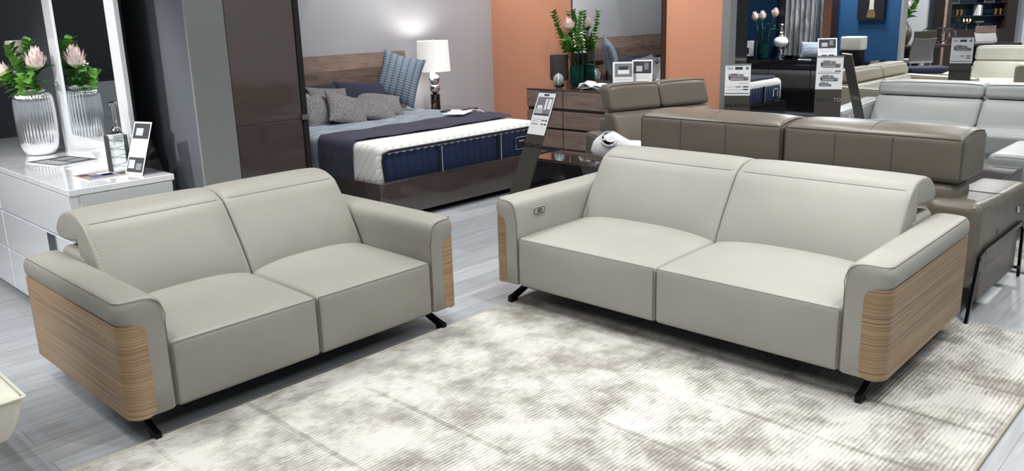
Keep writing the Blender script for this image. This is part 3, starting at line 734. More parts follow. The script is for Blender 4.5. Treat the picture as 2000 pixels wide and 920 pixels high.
# ribbed silver vase
vz = .832; vx, vy = 1.645, 5.70
vs = thing('ribbed_vase', 'large ribbed silvered glass vase on the white cabinet in front of the mirror', 'vase', (vx, vy, vz))
pr = [(.075, 0), (.088, .006), (.100, .02), (.112, .06), (.120, .12), (.1235, .20), (.124, .28), (.122, .35), (.116, .385), (.100, .405), (.082, .413), (.080, .425), (.086, .432), (.080, .436), (.074, .425)]
pr = [(r_ * .9, z_ * .95) for r_, z_ in pr]
prd = []
for (r0, z0), (r1, z1) in zip(pr[:-1], pr[1:]):
    prd += [(r0, z0), ((r0 + r1) / 2, (z0 + z1) / 2)]
prd.append(pr[-1])
b = MB(); b.lathe(prd, 36 * 8, mi=0, f=lambda a, z: 1 + (.05 * abs(math.cos(18 * a)) if .02 < z < .405 else 0), capt=False)
m_ = mat('silvered_ribbed_glass', (236, 238, 240), .1, .95); b.build('body', m_, vs, ang=80)
b = MB(); b.tube([(.074 * math.cos(2 * PI * j / 32), .074 * math.sin(2 * PI * j / 32), .411) for j in range(32)], .004, 6, closed=True); b.build('rim', M['chrome'], vs)
G = 'flower stems in the ribbed silver vase'
protea('pink protea in the ribbed silver vase, nearest the mirror', (vx, vy, vz + .3), (vx + .02, vy - .06, vz + .52), .072, 9, 3, G)
protea('pink protea in the ribbed silver vase, at the left edge of the photo', (vx, vy, vz + .3), (vx - .07, vy + .17, vz + .47), .068, 7, 5, G)
sprig('tall green sprig rising behind the pink protea in the silver vase', (vx, vy, vz + .3), (vx + .02, vy - .02, vz + .68), 9, .046, 2, G, t0=.5)
sprig('green sprig leaning left out of the silver vase', (vx, vy, vz + .3), (vx - .02, vy + .19, vz + .64), 10, .046, 4, G, t0=.3)
sprig('short green sprig hanging over the front rim of the silver vase', (vx, vy, vz + .35), (vx - .10, vy + .03, vz + .48), 6, .055, 6, G, t0=.4)
sprig('short green sprig at the right of the silver vase rim', (vx, vy, vz + .35), (vx - .04, vy - .09, vz + .47), 6, .052, 8, G, t0=.4)
# beige hourglass vase
b = MB(); b.lathe([(r_ * .72, z_) for r_, z_ in ((.07, 0), (.075, .02), (.05, .06), (.035, .12), (.06, .20), (.085, .27), (.08, .33), (.045, .38), (.042, .40), (.062, .44), (.066, .48), (.045, .53), (.042, .55), (.075, .60), (.085, .65), (.082, .69), (.076, .70), (.07, .69))], 32)
tag(b.build('hourglass_vase', M['beige_glass'], loc=(1.69, 6.02, vz)), 'tall glossy beige vase of stacked bulbs behind the ribbed silver vase', 'vase')
# magazines and papers
def flat_booklet(name, label, cat, loc, rz, w_, h_, cover, th=.006):
    o = thing(name, label, cat, loc, rz)
    b = MB(); b.rbox(-w_ / 2, w_ / 2, -h_ / 2, h_ / 2, 0, th, .0015, n=(2, 2, 1), k=1); b.build('pages', M['paper'], o, flat=True)
    b = MB(); b.box(-w_ / 2 - .001, w_ / 2 + .001, -h_ / 2 - .001, h_ / 2 + .001, th, th + .0012, 0)
    for (x0, x1, y0, y1, mi) in cover[1]: b.box(x0 * w_ / 2, x1 * w_ / 2, y0 * h_ / 2, y1 * h_ / 2, th + .0012, th + .0016, mi)
    b.build('cover', cover[0], o, flat=True); return o
m_cov = [M['ink'], M['ink2'], M['paper'], M['ink3']]
flat_booklet('magazine', 'dark striped magazine lying on the white cabinet beside the silver vase', 'magazine', (1.62, 5.26, vz), math.radians(14), .24, .31, (m_cov, [(-.9, -.2, -.9 + .13 * k, -.84 + .13 * k, 2 if k % 2 else 1) for k in range(13)] + [(0, .8, -.7, -.2, 1), (0, .8, 0, .6, 1)]))
m_cov2 = [mat('photo_cover_tan', (150, 130, 118), .25), M['ink_blue'], M['paper'], M['ink']]
flat_booklet('brochure', 'open photo brochure lying on the near corner of the white cabinet', 'brochure', (1.60, 4.56, vz), math.radians(3), .25, .20, (m_cov2, [(-.7, .3, -.7, .1, 1), (-.2, .5, -.4, .5, 2), (.4, .9, -.8, -.1, 3), (-.9, -.5, .2, .8, 3)]))
flat_booklet('price_sheet', 'white printed sheet lying behind the photo brochure', 'paper', (1.66, 4.86, vz), math.radians(6), .21, .24, ([M['paper'], M['ink3']], [(-.85, .85, -.8 + .2 * k, -.74 + .2 * k, 1) for k in range(8)]), th=.001)
# acrylic crystal decanter
dc = thing('crystal_dispenser', 'square clear crystal bottle with silver neck on the white cabinet', 'bottle', (1.69, 4.56, vz), math.radians(8))
b = MB(); b.rbox(-.045, .045, -.05, .05, 0, .215, .006, n=(1, 1, 1), k=2); b.build('bottle_body', mat('faceted_crystal', (244, 248, 250), .01, trans=1, ior=1.35), dc)
b = MB()
for k in range(4):
    b.tube([(-.0 + .03 * math.cos(t), .03 * math.sin(t), .03 + .045 * k + .035 * t / (2 * PI)) for t in [2 * PI * j / 16 for j in range(17)]], .0016, 5)
b.build('coil', M['steel'], dc)
b = MB(); b.box(-.0465, -.0455, .0, .048, .01, .205); b.build('back_label', M['ink'], dc, flat=True)
b = MB(); b.lathe([(.02, .225), (.026, .232), (.02, .245), (.011, .25), (.011, .36), (.024, .362), (.024, .378), (.012, .382)], 20); b.build('stopper', M['chrome'], dc)

# leaflets ---------------------------------------------------------------
PM = [M['paper'], M['ink'], M['ink2'], M['ink3'], M['ink_red'], M['ink_blue']]
def leaflet_faces(b, w_, h_, kind, y=-.0012, M_=None):
    """drawn on the plane y, x in [-w/2,w/2], z in [0,h]"""
    def q(x0, x1, z0, z1, mi, e=0): b.box(x0 * w_ - w_ / 2, x1 * w_ - w_ / 2, y - .0004 - e, y, z0 * h_, z1 * h_, mi, M_)
    def sofa_sketch(cx, cz, s_, mi=2):
        q(cx - .30 * s_, cx + .30 * s_, cz - .05 * s_, cz + .03 * s_, mi, .0001); q(cx - .28 * s_, cx + .02 * s_, cz + .03 * s_, cz + .13 * s_, mi, .0001)
        q(cx + .04 * s_, cx + .22 * s_, cz + .03 * s_, cz + .11 * s_, mi, .0001); q(cx - .36 * s_, cx - .29 * s_, cz - .07 * s_, cz + .07 * s_, 1, .0002); q(cx + .24 * s_, cx + .42 * s_, cz - .08 * s_, cz + .02 * s_, mi, .0001)
        q(cx - .30 * s_, cx + .40 * s_, cz - .10 * s_, cz - .07 * s_, 1, .0001)
    def lines(z0, n, x0=.1, x1=.9, dz=.05):
        for k in range(n): q(x0, x1 - .15 * (k % 2), z0 - dz * k, z0 - dz * k + .016, 3)
    if kind == 'incanto':
        q(.38, .68, .86, .95, 1); q(.08, .30, .86, .95, 3); q(.80, .92, .86, .95, 2); sofa_sketch(.5, .60, 1.0, 2); q(.12, .45, .69, .71, 4, .0003)
        q(.55, .9, .40, .42, 3); lines(.28, 2, .06, .94, .09); q(.45, .62, .27, .31, 2); q(.72, .92, .27, .31, 1); q(.72, .92, .18, .22, 1); q(.03, .97, .06, .085, 1)
    elif kind == 'double':
        sofa_sketch(.5, .78, .95, 2); q(.06, .9, .50, .515, 1); q(.7, .92, .55, .585, 1); q(.1, .6, .56, .575, 3); sofa_sketch(.48, .34, .85, 2); sofa_sketch(.35, .15, .6, 2)
    elif kind == 'room':
        q(.35, .65, .93, .97, 1); q(.06, .94, .46, .90, 2); q(.10, .50, .50, .62, 3, .0002); q(.16, .44, .62, .70, 0, .0003); q(.55, .66, .60, .86, 0, .0002); q(.72, .90, .62, .86, 0, .0002); q(.06, .94, .46, .50, 1, .0002)
        lines(.36, 2, .08, .55); q(.62, .75, .33, .36, 1); q(.8, .93, .33, .36, 1); q(.62, .75, .24, .27, 1); q(.8, .93, .24, .27, 1); q(.08, .45, .24, .26, 2)
    elif kind == 'bed':
        q(.10, .95, .48, .94, 5); q(.10, .95, .48, .94, 2, .0002); q(.25, .8, .58, .72, 0, .0004); q(.3, .75, .72, .84, 1, .0004); lines(.38, 4, .1, .9, .08)
    elif kind == 'two_photos':
        q(.06, .94, .55, .95, 1); q(.2, .5, .62, .8, 3, .0002); q(.6, .8, .68, .9, 2, .0002); lines(.48, 3, .1, .9); q(.2, .48, .06, .26, 1); q(.55, .85, .06, .26, 1)
    elif kind == 'strip':
        q(.05, .95, .68, .97, 1); q(.2, .6, .74, .88, 3, .0002); lines(.60, 4, .15, .85, .06); q(.05, .95, .05, .33, 1); q(.1, .45, .12, .28, 3, .0002); q(.55, .85, .10, .22, 2, .0002)
def holder(name, label, loc, rz, tilt, w_, h_, kind, group=None):
    o = thing(name, label, 'leaflet holder', loc, rz, group); Mt = Matrix.Rotation(-tilt, 4, 'X')
    b = MB(); b.box(-w_ / 2 - .003, w_ / 2 + .003, .0005, .0035, 0, h_ + .004, 0, Mt); y = math.sin(tilt) * h_ * .75
    b.add([(-w_ / 2, y, h_ * .72), (w_ / 2, y, h_ * .72), (w_ / 2, y + .06, 0), (-w_ / 2, y + .06, 0), (-w_ / 2, y + .002, h_ * .72), (w_ / 2, y + .002, h_ * .72), (w_ / 2, y + .062, 0), (-w_ / 2, y + .062, 0)],
          [(0, 1, 2, 3), (7, 6, 5, 4), (0, 3, 7, 4), (1, 5, 6, 2), (0, 4, 5, 1), (2, 6, 7, 3)])
    b.build('acrylic_stand', M['acrylic'], o, flat=True)
    b = MB(); b.box(-w_ / 2, w_ / 2, -.0012, 0, 0, h_, 0, Mt); leaflet_faces(b, w_, h_, kind, -.0012, Mt); b.build('leaflet', PM, o, flat=True); return o
holder('leaflet_holder', 'narrow leaflet in a clear stand at the corner of the white cabinet', (1.70, 4.43, vz), math.radians(-72), .38, .13, .29, 'strip')

# ---------------------------------------------------------------- wardrobe
wd = thing('wardrobe', 'tall dark brown high-gloss wardrobe standing left of the bed', 'wardrobe', (2.40, 5.7, 0))
b = MB(); b.box(.0, 1.19, .02, .62, 0.05, 2.6); b.build('carcass', M['dark_gloss'], wd, flat=True)
b = MB(); b.box(.03, 1.16, .05, .6, 0, .05); b.build('plinth', M['gap'], wd, flat=True)
for (x0, x1) in ((.0, .575), (.579, 1.14)):
    b = MB(); b.rbox(x0, x1, .0, .02, .85, 2.6, .002, n=(1, 1, 1), k=1); b.build('door', M['dark_gloss'], wd, flat=True)
    b = MB(); b.rbox(x0, x1, .0, .02, .05, .845, .002, n=(1, 1, 1), k=1); b.build('door', M['dark_gloss'], wd, flat=True)
b = MB(); b.box(1.146, 1.19, -.01, .02, .06, 2.6); b.build('edge_trim', M['gap'], wd, flat=True)
b = MB(); b.box(1.13, 1.19, -.022, -.010, .84, .88); b.build('handle', M['steel'], wd, flat=True)

# ---------------------------------------------------------------- bed
bd = thing('bed_frame', 'dark high-gloss bed frame with walnut plank headboard against the grey wall', 'bed', (3.82, 5.12, 0))
b = MB(); b.box(0, 1.98, 0, .04, .055, .335); b.box(0, .04, .04, 2.08, .055, .335); b.box(1.94, 1.98, .04, 2.08, .055, .335); b.box(.04, 1.94, .04, 2.08, .20, .28); b.build('base', M['dark_gloss'], bd, flat=True)
b = MB(); b.box(.10, 1.88, .10, 2.0, 0, .20); b.build('plinth', M['gap'], bd, flat=True)
b = MB(); b.box(.0, 1.98, -.002, .0, .325, .337); b.build('edge_strip', M['steel'], bd, flat=True)
for (x0, x1) in ((-.08, .48), (.49, 2.06)):
    b = MB(); b.add([(x, y, z) for x in (x0, x1) for (y, z) in ((2.12, .93), (2.16, .93), (2.10, 1.09), (2.16, 1.09), (2.14, 1.245), (2.17, 1.245))],
                    [(0, 2, 8, 6), (2, 4, 10, 8), (4, 5, 11, 10), (5, 3, 9, 11), (3, 1, 7, 9), (1, 0, 6, 7), (0, 1, 3, 2), (2, 3, 5, 4), (6, 8, 9, 7), (8, 10, 11, 9)])
    b.build('headboard_plank', M['walnut'], bd, flat=True)
b = MB(); b.box(-.04, 2.02, 2.11, 2.17, .30, .885); b.build('headboard_panel', M['walnut'], bd, flat=True)
b = MB(); b.box(-.06, 2.04, 2.10, 2.17, .885, .93); b.box(.985, 1.005, 2.095, 2.11, .5, .92); b.box(1.38, 1.40, 2.095, 2.11, .5, .92); b.build('headboard_trim', M['walnut_dark'], bd, flat=True)
mt = thing('mattress', 'thick mattress with white quilted top and navy blue sides on the bed frame', 'mattress', (3.865, 5.175, .282))
X_, Y_ = 1.885, 2.0
b = MB(); b.rbox(0, X_, 0, Y_, 0, .345, .06, n=(12, 12, 4)); b.build('body', M['quilt'], mt)
def channel(b, x0, x1, z0, z1, axis, off, per=.075, mi=0, slant=0):
    n = int((x1 - x0) / per * 6); v = []; K = 5
    for i in range(n + 1):
        x = x0 + (x1 - x0) * i / n
        for j in range(K + 1):
            t = j / K; z = z0 + (z1 - z0) * t; xs = x + (slant * (1 - t) * (1 - i / n)); d = .010 * abs(math.sin(PI * (x - x0) / per)) * math.sin(PI * (.08 + .84 * t)) + .004
            edge = 0 if 0 < i < n and 0 < j < K else .012
            v.append((xs, off - d + edge, z) if axis == 'x' else (off - d + edge, xs, z))
    b.add(v, [(i * (K + 1) + j, (i + 1) * (K + 1) + j, (i + 1) * (K + 1) + j + 1, i * (K + 1) + j + 1) for i in range(n) for j in range(K)], mi)
b = MB(); channel(b, .035, X_ - .05, .02, .28, 'x', -.004, slant=.03); channel(b, .45, Y_ - .05, .02, .28, 'y', -.004, mi=0); b.build('side_panels', M['navy'], mt)['label'] = 'navy vertically channelled side panels'
b = MB()
b.tube([(.06, -.010, .02), (.04, -.014, .12), (.028, -.014, .22), (.045, -.014, .278), (.10, -.014, .292)] + [(.15 + (X_ - .23) * j / 12, -.018, .292) for j in range(13)], .011, 6, 0)
for x in (.62, 1.33): b.tube([(x, -.016, .02 + .25 * j / 5) for j in range(6)], .016, 6, 0)
b.build('border_tape', M['navy_dark'], mt)
b = MB()
for x in (.64, 1.35): b.tube([(x, -.032, .015 + .255 * j / 5) for j in range(6)], .003, 6, 0)
b.tube([(.12 + (X_ - .2) * j / 12, -.020, .306) for j in range(13)], .003, 6)
b.build('piping', M['piping'], mt)
b = MB(); b.rbox(1.55, 1.70, -.026, -.018, .11, .22, .004, n=(1, 1, 1)); lb = b.build('label_patch', M['navy_dark'], mt)
b = MB(); b.tube([(1.55, -.027, .11), (1.70, -.027, .11), (1.70, -.027, .22), (1.55, -.027, .22)], .002, 4, closed=True); b.box(1.70, 1.73, -.027, -.02, .10, .23)
b.build('label_border', M['piping'], lb)
b = MB()
for k in range(6): b.box(1.59 + .012 * k, 1.598 + .012 * k, -.028, -.026, .18, .19)
b.build('label_print', M['piping'], lb, flat=True)
def drape(name, y0, y1, zt, zb, th, material, label, cat, x_in=5.74, xo=3.865, bulge=.02, wob=.006, zb_r=None, group=None):
    """cloth laid over the mattress from side to side, hanging down its near side"""
    b = MB(); P = [(x_in, zt - .0)]
    for j in range(18): P.append((x_in - .02 - (x_in - xo - .09) * j / 17, zt + .004 * math.sin(j * 1.3)))
    for j in range(1, 7):
        a = PI / 2 * j / 6; P.append((xo + .06 - .075 * math.sin(a), zt - .075 * (1 - math.cos(a))))
    for j in range(1, 8): P.append((xo - .015 - .006 * math.sin(j * .8), zt - .075 - (zt - .075 - zb) * j / 7))
    rows = []; NY = 22
    for i in range(NY + 1):
        y = y0 + (y1 - y0) * i / NY; e = math.sin(PI * i / NY) ** .4
        outer = []
        for k, (x, z) in enumerate(P):
            wv = wob * math.sin(i * 1.1 + k * .5) + wob * .6 * math.sin(i * 2.3 - k * .31)
            dy = .012 * math.sin(k * .45) * (1 if i in (0, NY) else .6)
            if k < 19: outer.append((x, y + dy, z + th * e + wv * .6 * e))
            else: outer.append((x - th * e - abs(wv) * .8, y + dy, z + (th * .4 if k < 24 else 0)))
        inner = [(x, p[1], z) for (x, z), p in zip(P, outer)][::-1]
        rows.append(outer + inner)
    b.loft(rows); o = b.build(name, material, ang=60); tag(o, label, cat, group); return o
drape('coverlet', 5.92, 7.12, .629, .37, .012, M['coverlet'], 'pale blue-grey crinkled coverlet over the head half of the bed', 'blanket')
drape('throw_blanket', 5.50, 6.00, .643, .325, .026, M['throw'], 'dark slate throw folded across the foot of the bed', 'blanket', wob=.004)
def pillow_mesh(w_, h_, t_, n=14, pinch=.10, flat=.5):
    b = MB()
    for sg in (-1, 1):
        v = []
        for i in range(n + 1):
            for j in range(n + 1):
                u = -1 + 2 * i / n; q = -1 + 2 * j / n; u = math.sin(u * PI / 2); q = math.sin(q * PI / 2)
                x = u * w_ / 2 * (1 - pinch * (1 - q * q)); y = q * h_ / 2 * (1 - pinch * (1 - u * u))
                z = sg * t_ / 2 * ((1 - u ** 2) * (1 - q ** 2)) ** flat * (1 + .05 * math.sin(5 * u + 3 * q)) + sg * .0001
                if i in (0, n) or j in (0, n): z = 0
                v.append((x, y, z))
        fs = [(i * (n + 1) + j, (i + 1) * (n + 1) + j, (i + 1) * (n + 1) + j + 1, i * (n + 1) + j + 1) for i in range(n) for j in range(n)]
        b.add(v, fs)
    return b
def pillow(name, label, cat, loc, rot, size, material, group=None, pipe=None):
    o = pillow_mesh(*size).build(name, material, loc=loc, rot=rot, ang=80); return tag(o, label, cat, group)
rd = math.radians
Gc = 'pillows and cushions on the bed'
pillow('pillow', 'dark navy pillow at the headboard, behind the grey cushions at left', 'pillow', (4.55, 7.02, .80), (rd(62), 0, rd(4)), (.72, .42, .17), M['navy_velvet'], Gc)
pillow('pillow', 'dark navy pillow at the headboard, beside the tall blue pillow', 'pillow', (5.10, 6.98, .79), (rd(60), rd(4), rd(-6)), (.64, .42, .18), M['navy_velvet'], Gc)
pillow('pillow', 'pale blue-grey pillow beside the wardrobe, behind the grey cushions', 'pillow', (4.28, 6.90, .76), (rd(55), 0, rd(5)), (.6, .4, .16), M['coverlet'], Gc)
pillow('cushion', 'large blue quilted cushion standing on one corner by the lamp', 'cushion', (5.52, 6.93, .97), (rd(76), rd(16), rd(-46)), (.46, .54, .20), M['cable'], Gc)
pillow('cushion', 'grey woven cushion next to the wardrobe edge', 'cushion', (4.36, 6.74, .76), (rd(56), rd(-8), rd(8)), (.40, .36, .15), M['weave'], Gc)
pillow('cushion', 'grey woven cushion standing behind the other woven ones', 'cushion', (4.62, 6.90, .80), (rd(58), rd(6), rd(-2)), (.46, .36, .15), M['weave'], Gc)
pillow('cushion', 'grey woven square cushion in the middle front of the pile', 'cushion', (4.60, 6.60, .755), (rd(48), rd(18), rd(-8)), (.44, .38, .15), M['weave'], Gc)
pillow('cushion', 'small grey woven cushion lying at the front right of the pile', 'cushion', (4.93, 6.62, .725), (rd(30), rd(10), rd(-20)), (.46, .34, .14), M['weave'], Gc)
pillow('cushion', 'grey woven cushion lying behind the small front right one', 'cushion', (5.14, 6.80, .745), (rd(32), rd(8), rd(-22)), (.50, .34, .15), M['weave'], Gc)
# papers on the bed
pp = thing('brochure', 'white brochure with a looped cord lying at the foot end of the bed', 'brochure', (5.42, 5.93, .684), rd(30))
b = MB(); b.box(-.16, .16, -.11, .11, 0, .004); b.box(-.02, .20, .02, .15, .004, .008, 0); b.build('sheet', M['paper'], pp, flat=True)
b = MB(); b.box(-.05, .10, .10, .16, .008, .022); b.build('pen_case', M['ink'], pp, flat=True)
b = MB(); b.tube([(.1, -.05, .006), (.18, -.10, .012), (.2, -.17, .0), (.19, -.22, -.02)], .005, 6); b.build('cord', M['paper'], pp)

# nightstand and lamp
ns = thing('nightstand', 'low dark glossy nightstand right of the bed, under the lamp', 'nightstand', (5.93, 6.80, 0))
b = MB(); b.box(0, .58, .0, .5, .10, .56); b.box(.03, .55, .04, .48, 0, .10); b.build('body', M['dark_gloss'], ns, flat=True)
b = MB(); b.rbox(-.01, .59, -.01, .51, .56, .58, .003, n=(1, 1, 1), k=1); b.build('nightstand_top', M['dark_gloss'], ns, flat=True)
for z0, z1 in ((.12, .33), (.34, .55)):
    b = MB(); b.rbox(.01, .57, -.014, .0, z0, z1, .003, n=(1, 1, 1), k=1); b.build('drawer', M['walnut'], ns, flat=True)
lp = thing('table_lamp', 'table lamp with white drum shade and stacked silver balls on the nightstand', 'lamp', (6.14, 7.08, .58))
b = MB(); b.lathe([(.055, 0), (.055, .17), (.05, .175), (.02, .178)], 28); b.build('lamp_base', mat('smoked_mirror_base', (120, 110, 108), .05, 1), lp)
b = MB()
for c in (.235, .335): b.lathe([(.004 + .062 * math.sin(PI * j / 14), c - .058 * math.cos(PI * j / 14)) for j in range(15)], 28)
b.lathe([(.012, .17), (.018, .18), (.012, .185)], 16); b.lathe([(.01, .38), (.016, .395), (.009, .41), (.009, .52)], 16)
b.build('lamp_stem', M['chrome'], lp)
b = MB(); b.lathe([(.188, .425), (.172, .76)], 48, capb=False, capt=False); b.lathe([(.185, .425), (.169, .76)], 48, capb=False, capt=False)
sh_ = b.build('lamp_shade', M['shade'], lp)
b = MB(); b.lathe([(.006, .74), (.02, .765), (.012, .785), (.004, .79)], 16); b.tube([(-.17, 0, .755), (.17, 0, .755)], .003, 5); b.tube([(0, -.17, .755), (0, .17, .755)], .003, 5); b.build('finial', M['chrome'], lp)
b = MB(); b.box(-.10, -.055, -.05, -.048, .33, .42); b.build('price_tag', M['paper'], lp, flat=True)
b = MB(); b.lathe([(.01, .52), (.03, .56), (.03, .59), (.01, .62)], 16); b.build('bulb', M['bulb'], lp)
ld = bpy.data.lights.new('lamp_light', 'POINT'); ld.energy = 9; ld.shadow_soft_size = .06; ld.color = (1, .96, .9)
lo = bpy.data.objects.new('lamp_light', ld); C.objects.link(lo); lo.location = (6.14, 7.08, 1.24)

# ---------------------------------------------------------------- walnut dresser, mirror and its things
ds = thing('walnut_dresser', 'six-drawer walnut dresser against the terracotta wall', 'dresser', (6.78, 4.75, 0))
b = MB(); b.box(.015, .56, 0, 1.5, .15, .785); b.build('carcass', M['walnut_dark'], ds, flat=True)
b = MB(); b.rbox(-.005, .575, -.01, 1.51, .785, .80, .002, n=(1, 1, 1), k=1); b.build('dresser_top', M['dark_gloss'], ds, flat=True)
for z0, z1 in ((.165, .36), (.385, .565), (.60, .78)):
    for y0, y1 in ((.0, .97), (.985, 1.5)):
        b = MB(); b.rbox(-.012, .015, y0, y1, z0, z1, .002, n=(1, 1, 1), k=1); b.build('drawer', M['walnut_y'], ds, flat=True)
b = MB(); b.box(.03, .06, .03, 1.47, .02, .15); b.box(.5, .53, .03, 1.47, .02, .15); b.box(.03, .53, .03, .06, 0, .15); b.box(.03, .53, 1.44, 1.47, 0, .15); b.build('leg_frame', M['walnut_dark'], ds, flat=True)
ms = thing('wall_mirror', 'large mirror with slim brown edge behind the walnut dresser', 'mirror', (7.36, 4.85, .82))
b = MB(); b.box(.004, .03, .03, 1.22, 0, 1.7); b.build('glass', M['mirror'], ms, flat=True)
b = MB(); b.box(-.006, .04, .0, .03, -.01, 1.72); b.box(.0, .04, 1.22, 1.235, -.01, 1.72); b.box(0, .04, 0, 1.235, 1.70, 1.72); b.build('frame', M['walnut_dark'], ms, flat=True)
zt = .80
ln = thing('hurricane_lantern', 'dark smoked glass cylinder lantern on the left of the walnut dresser', 'lantern', (7.19, 6.13, zt))
b = MB(); b.lathe([(.055, 0), (.06, .01), (.03, .03), (.03, .045)], 28); b.build('foot', M['black_gloss'], ln)
b = MB(); b.lathe([(.05, .045), (.095, .06), (.105, .08), (.105, .34), (.100, .34), (.100, .08), (.09, .066), (.05, .055)], 40, capb=True, capt=False); b.build('glass_cylinder', M['dark_glass'], ln)
ob = thing('christmas_bauble', 'pale silver bauble with white ribbon in front of the dark lantern', 'ornament', (7.05, 6.02, zt))
b = MB(); b.lathe([(.003 + .058 * math.sin(PI * j / 16), .075 - .072 * math.cos(PI * j / 16)) for j in range(17)], 32); b.build('ball', mat('pale_blue_glass', (170, 182, 186), .15, .4), ob)
b = MB(); b.tube([(.0, .0, .15), (-.04, -.03, .145), (-.058, -.05, .10), (-.058, -.045, .06), (-.05, -.04, .03)], .006, 6); b.tube([(-.0595, -.02 + .0, .08), (-.058, .02, .08)], .002, 5); b.build('ribbon', M['ceramic'], ob)
def green_vase(name, label, loc, h=.36, r=.068):
    o = thing(name, label, 'vase', loc, 0, None)
    b = MB(); b.lathe([(r * .9, .30 * h * 0 + .55 * h), (r, .56 * h), (r, h * .8), (r * .9, h * .95), (r * .72, h), (r * .70, h), (r * .87, h * .94), (r * .96, h * .8), (r * .96, .56 * h)], 36, capb=False, capt=False); b.build('upper_glass', M['smoke_glass'], o)
    b = MB(); b.lathe([(r * .6, 0), (r * .85, .006), (r, .04 * h + .01), (r, .555 * h), (r * .96, .555 * h), (r * .96, .05 * h + .02), (r * .8, .02), (.002, .018)], 36, capb=True, capt=False); b.build('lower_glass', M['green_glass'], o)
    return o
va = (7.262, 5.93)
green_vase('glass_vase', 'two-tone teal glass vase in front of the mirror on the walnut dresser', (*va, zt), .40, .078)
G = 'stems in the teal glass vase'
protea('pale pink protea in the teal vase on the walnut dresser', (va[0], va[1], zt + .06), (va[0] - .05, va[1] + .05, zt + .60), .075, 7, 11, G)
sprig('leafy green sprig leaning far left out of the teal vase', (va[0], va[1], zt + .06), (va[0] - .06, va[1] + .27, zt + .78), 15, .05, 12, G, t0=.42)
sprig('upright green sprig behind the protea in the teal vase', (va[0], va[1], zt + .06), (va[0] - .03, va[1] + .08, zt + .78), 14, .042, 13, G, t0=.42)
sprig('green sprig leaning right out of the teal vase', (va[0], va[1], zt + .06), (va[0] - .05, va[1] - .10, zt + .78), 15, .046, 14, G, t0=.42)
sprig('short green sprig over the rim of the teal vase', (va[0], va[1], zt + .3), (va[0] - .12, va[1] + .03, zt + .50), 6, .055, 18, G, t0=.35)
# fabric swatches
fs_ = thing('fabric_swatches', 'rolled bundle of cream, grey and brown fabric swatches on the walnut dresser', 'fabric', (6.99, 5.45, zt), rd(100))
for k, (mm, wv) in enumerate(((M['paper'], 0), (M['grey_chair'], .5), (M['walnut'], 1.0), (M['ceramic'], 1.5))):
    b = MB(); rows = []
    for i in range(15):
        t = i / 14; x = -.15 + .26 * t + .02 * k; z = .012 + .045 * math.sin(PI * t) * (1 + .25 * k) * (.6 + .4 * math.sin(6 * t + k))
        rows.append([(x, -.10, max(.003, z)), (x + .01, .0, max(.004, z * 1.2)), (x, .10, max(.003, z * .9)), (x, .10, max(.003, z * .9) + .006), (x + .01, 0, max(.004, z * 1.2) + .006), (x, -.10, max(.003, z) + .006)])
    b.loft(rows); b.build('swatch', mm, fs_)
b = MB(); b.lathe([(.028, -.09), (.034, -.085), (.034, .085), (.028, .09)], 20); b.xf(Matrix.Translation((.13, 0, .034)) @ Matrix.Rotation(PI / 2, 4, 'X')); b.build('swatch_roll', M['cream_leather'], fs_)
holder('leaflet_holder', 'leaflet with a blue bed picture in a clear stand on the walnut dresser', (6.96, 5.07, zt), rd(-50), .16, .21, .297, 'bed')
holder('leaflet_holder', 'leaflet with dark room photos in a clear stand, right end of the walnut dresser', (7.12, 4.95, zt), rd(-62), .16, .21, .31, 'two_photos')

# ---------------------------------------------------------------- coffee tables
def coffee_table(label, loc, sx, sy, h):
    o = thing('coffee_table', label, 'coffee table', loc)
    b = MB(); b.rbox(0, sx, 0, sy, h - .02, h, .003, n=(1, 1, 1), k=1); b.build('tabletop', M['table_gloss'], o, flat=True)
    b = MB(); b.box(.0, sx, 0, sy, .04, h - .021); b.box(.05, sx - .05, .05, sy - .05, 0, .04); b.build('body', M['black_gloss'], o, flat=True); return o
coffee_table('low dark glossy box table between the bed foot and the brown love seat', (4.94, 3.76, 0), .42, .80, .45)
coffee_table('low brown glossy table in front of the cool grey sofa', (5.95, 1.40, .012), .95, .95, .39)
# white sculptural bowl
sc = thing('ceramic_sculpture', 'glossy white rounded ceramic sculpture with an oval hole, on the dark box table', 'sculpture', (5.24, 3.86, .45), rd(-46)); sc.scale = (1.3, 1.3, 1.3)
b = MB(); rings = []
for i in range(25):
    t = i / 24; x = -.17 + .40 * t; e = math.sin(PI * min(1, t * 1.0)) ** .42
    hz_ = (.092 - .030 * max(0, min(1, (t - .35) / .25)) + .006 * math.sin(9 * t)) * e + .001; hy = (.085 - .01 * t) * e + .001
    rings.append([(x, hy * math.cos(2 * PI * j / 28), .002 + .092 - .092 * (1 - e) * .3 - (.030 * max(0, min(1, (t - .35) / .25))) + hz_ * math.sin(2 * PI * j / 28)) for j in range(28)])
b.loft(rings); b.build('body', M['ceramic'], sc, ang=80)
Mx = Matrix.Translation((-.065, -.052, .138)) @ Matrix.Rotation(rd(42), 4, 'X')
b = MB(); b.lathe([(.048, 0), (.052, .006), (.048, .012), (.043, .008), (.040, -.002)], 32, capb=False, capt=False); b.mapv(lambda x, y, z: (x, y * 1.15, z)); b.xf(Mx); b.build('rim', M['ceramic'], sc)
b = MB(); b.lathe([(.043, .007), (.03, .002), (.014, -.001), (.001, -.002)], 32, capb=False, capt=True); b.mapv(lambda x, y, z: (x, y * 1.15, z)); b.xf(Mx); b.build('hole_shade_disc', mat('hole_shade_metal', (70, 68, 68), .12, 1), sc)  # dark disc stands in for the shaded inside of the hole

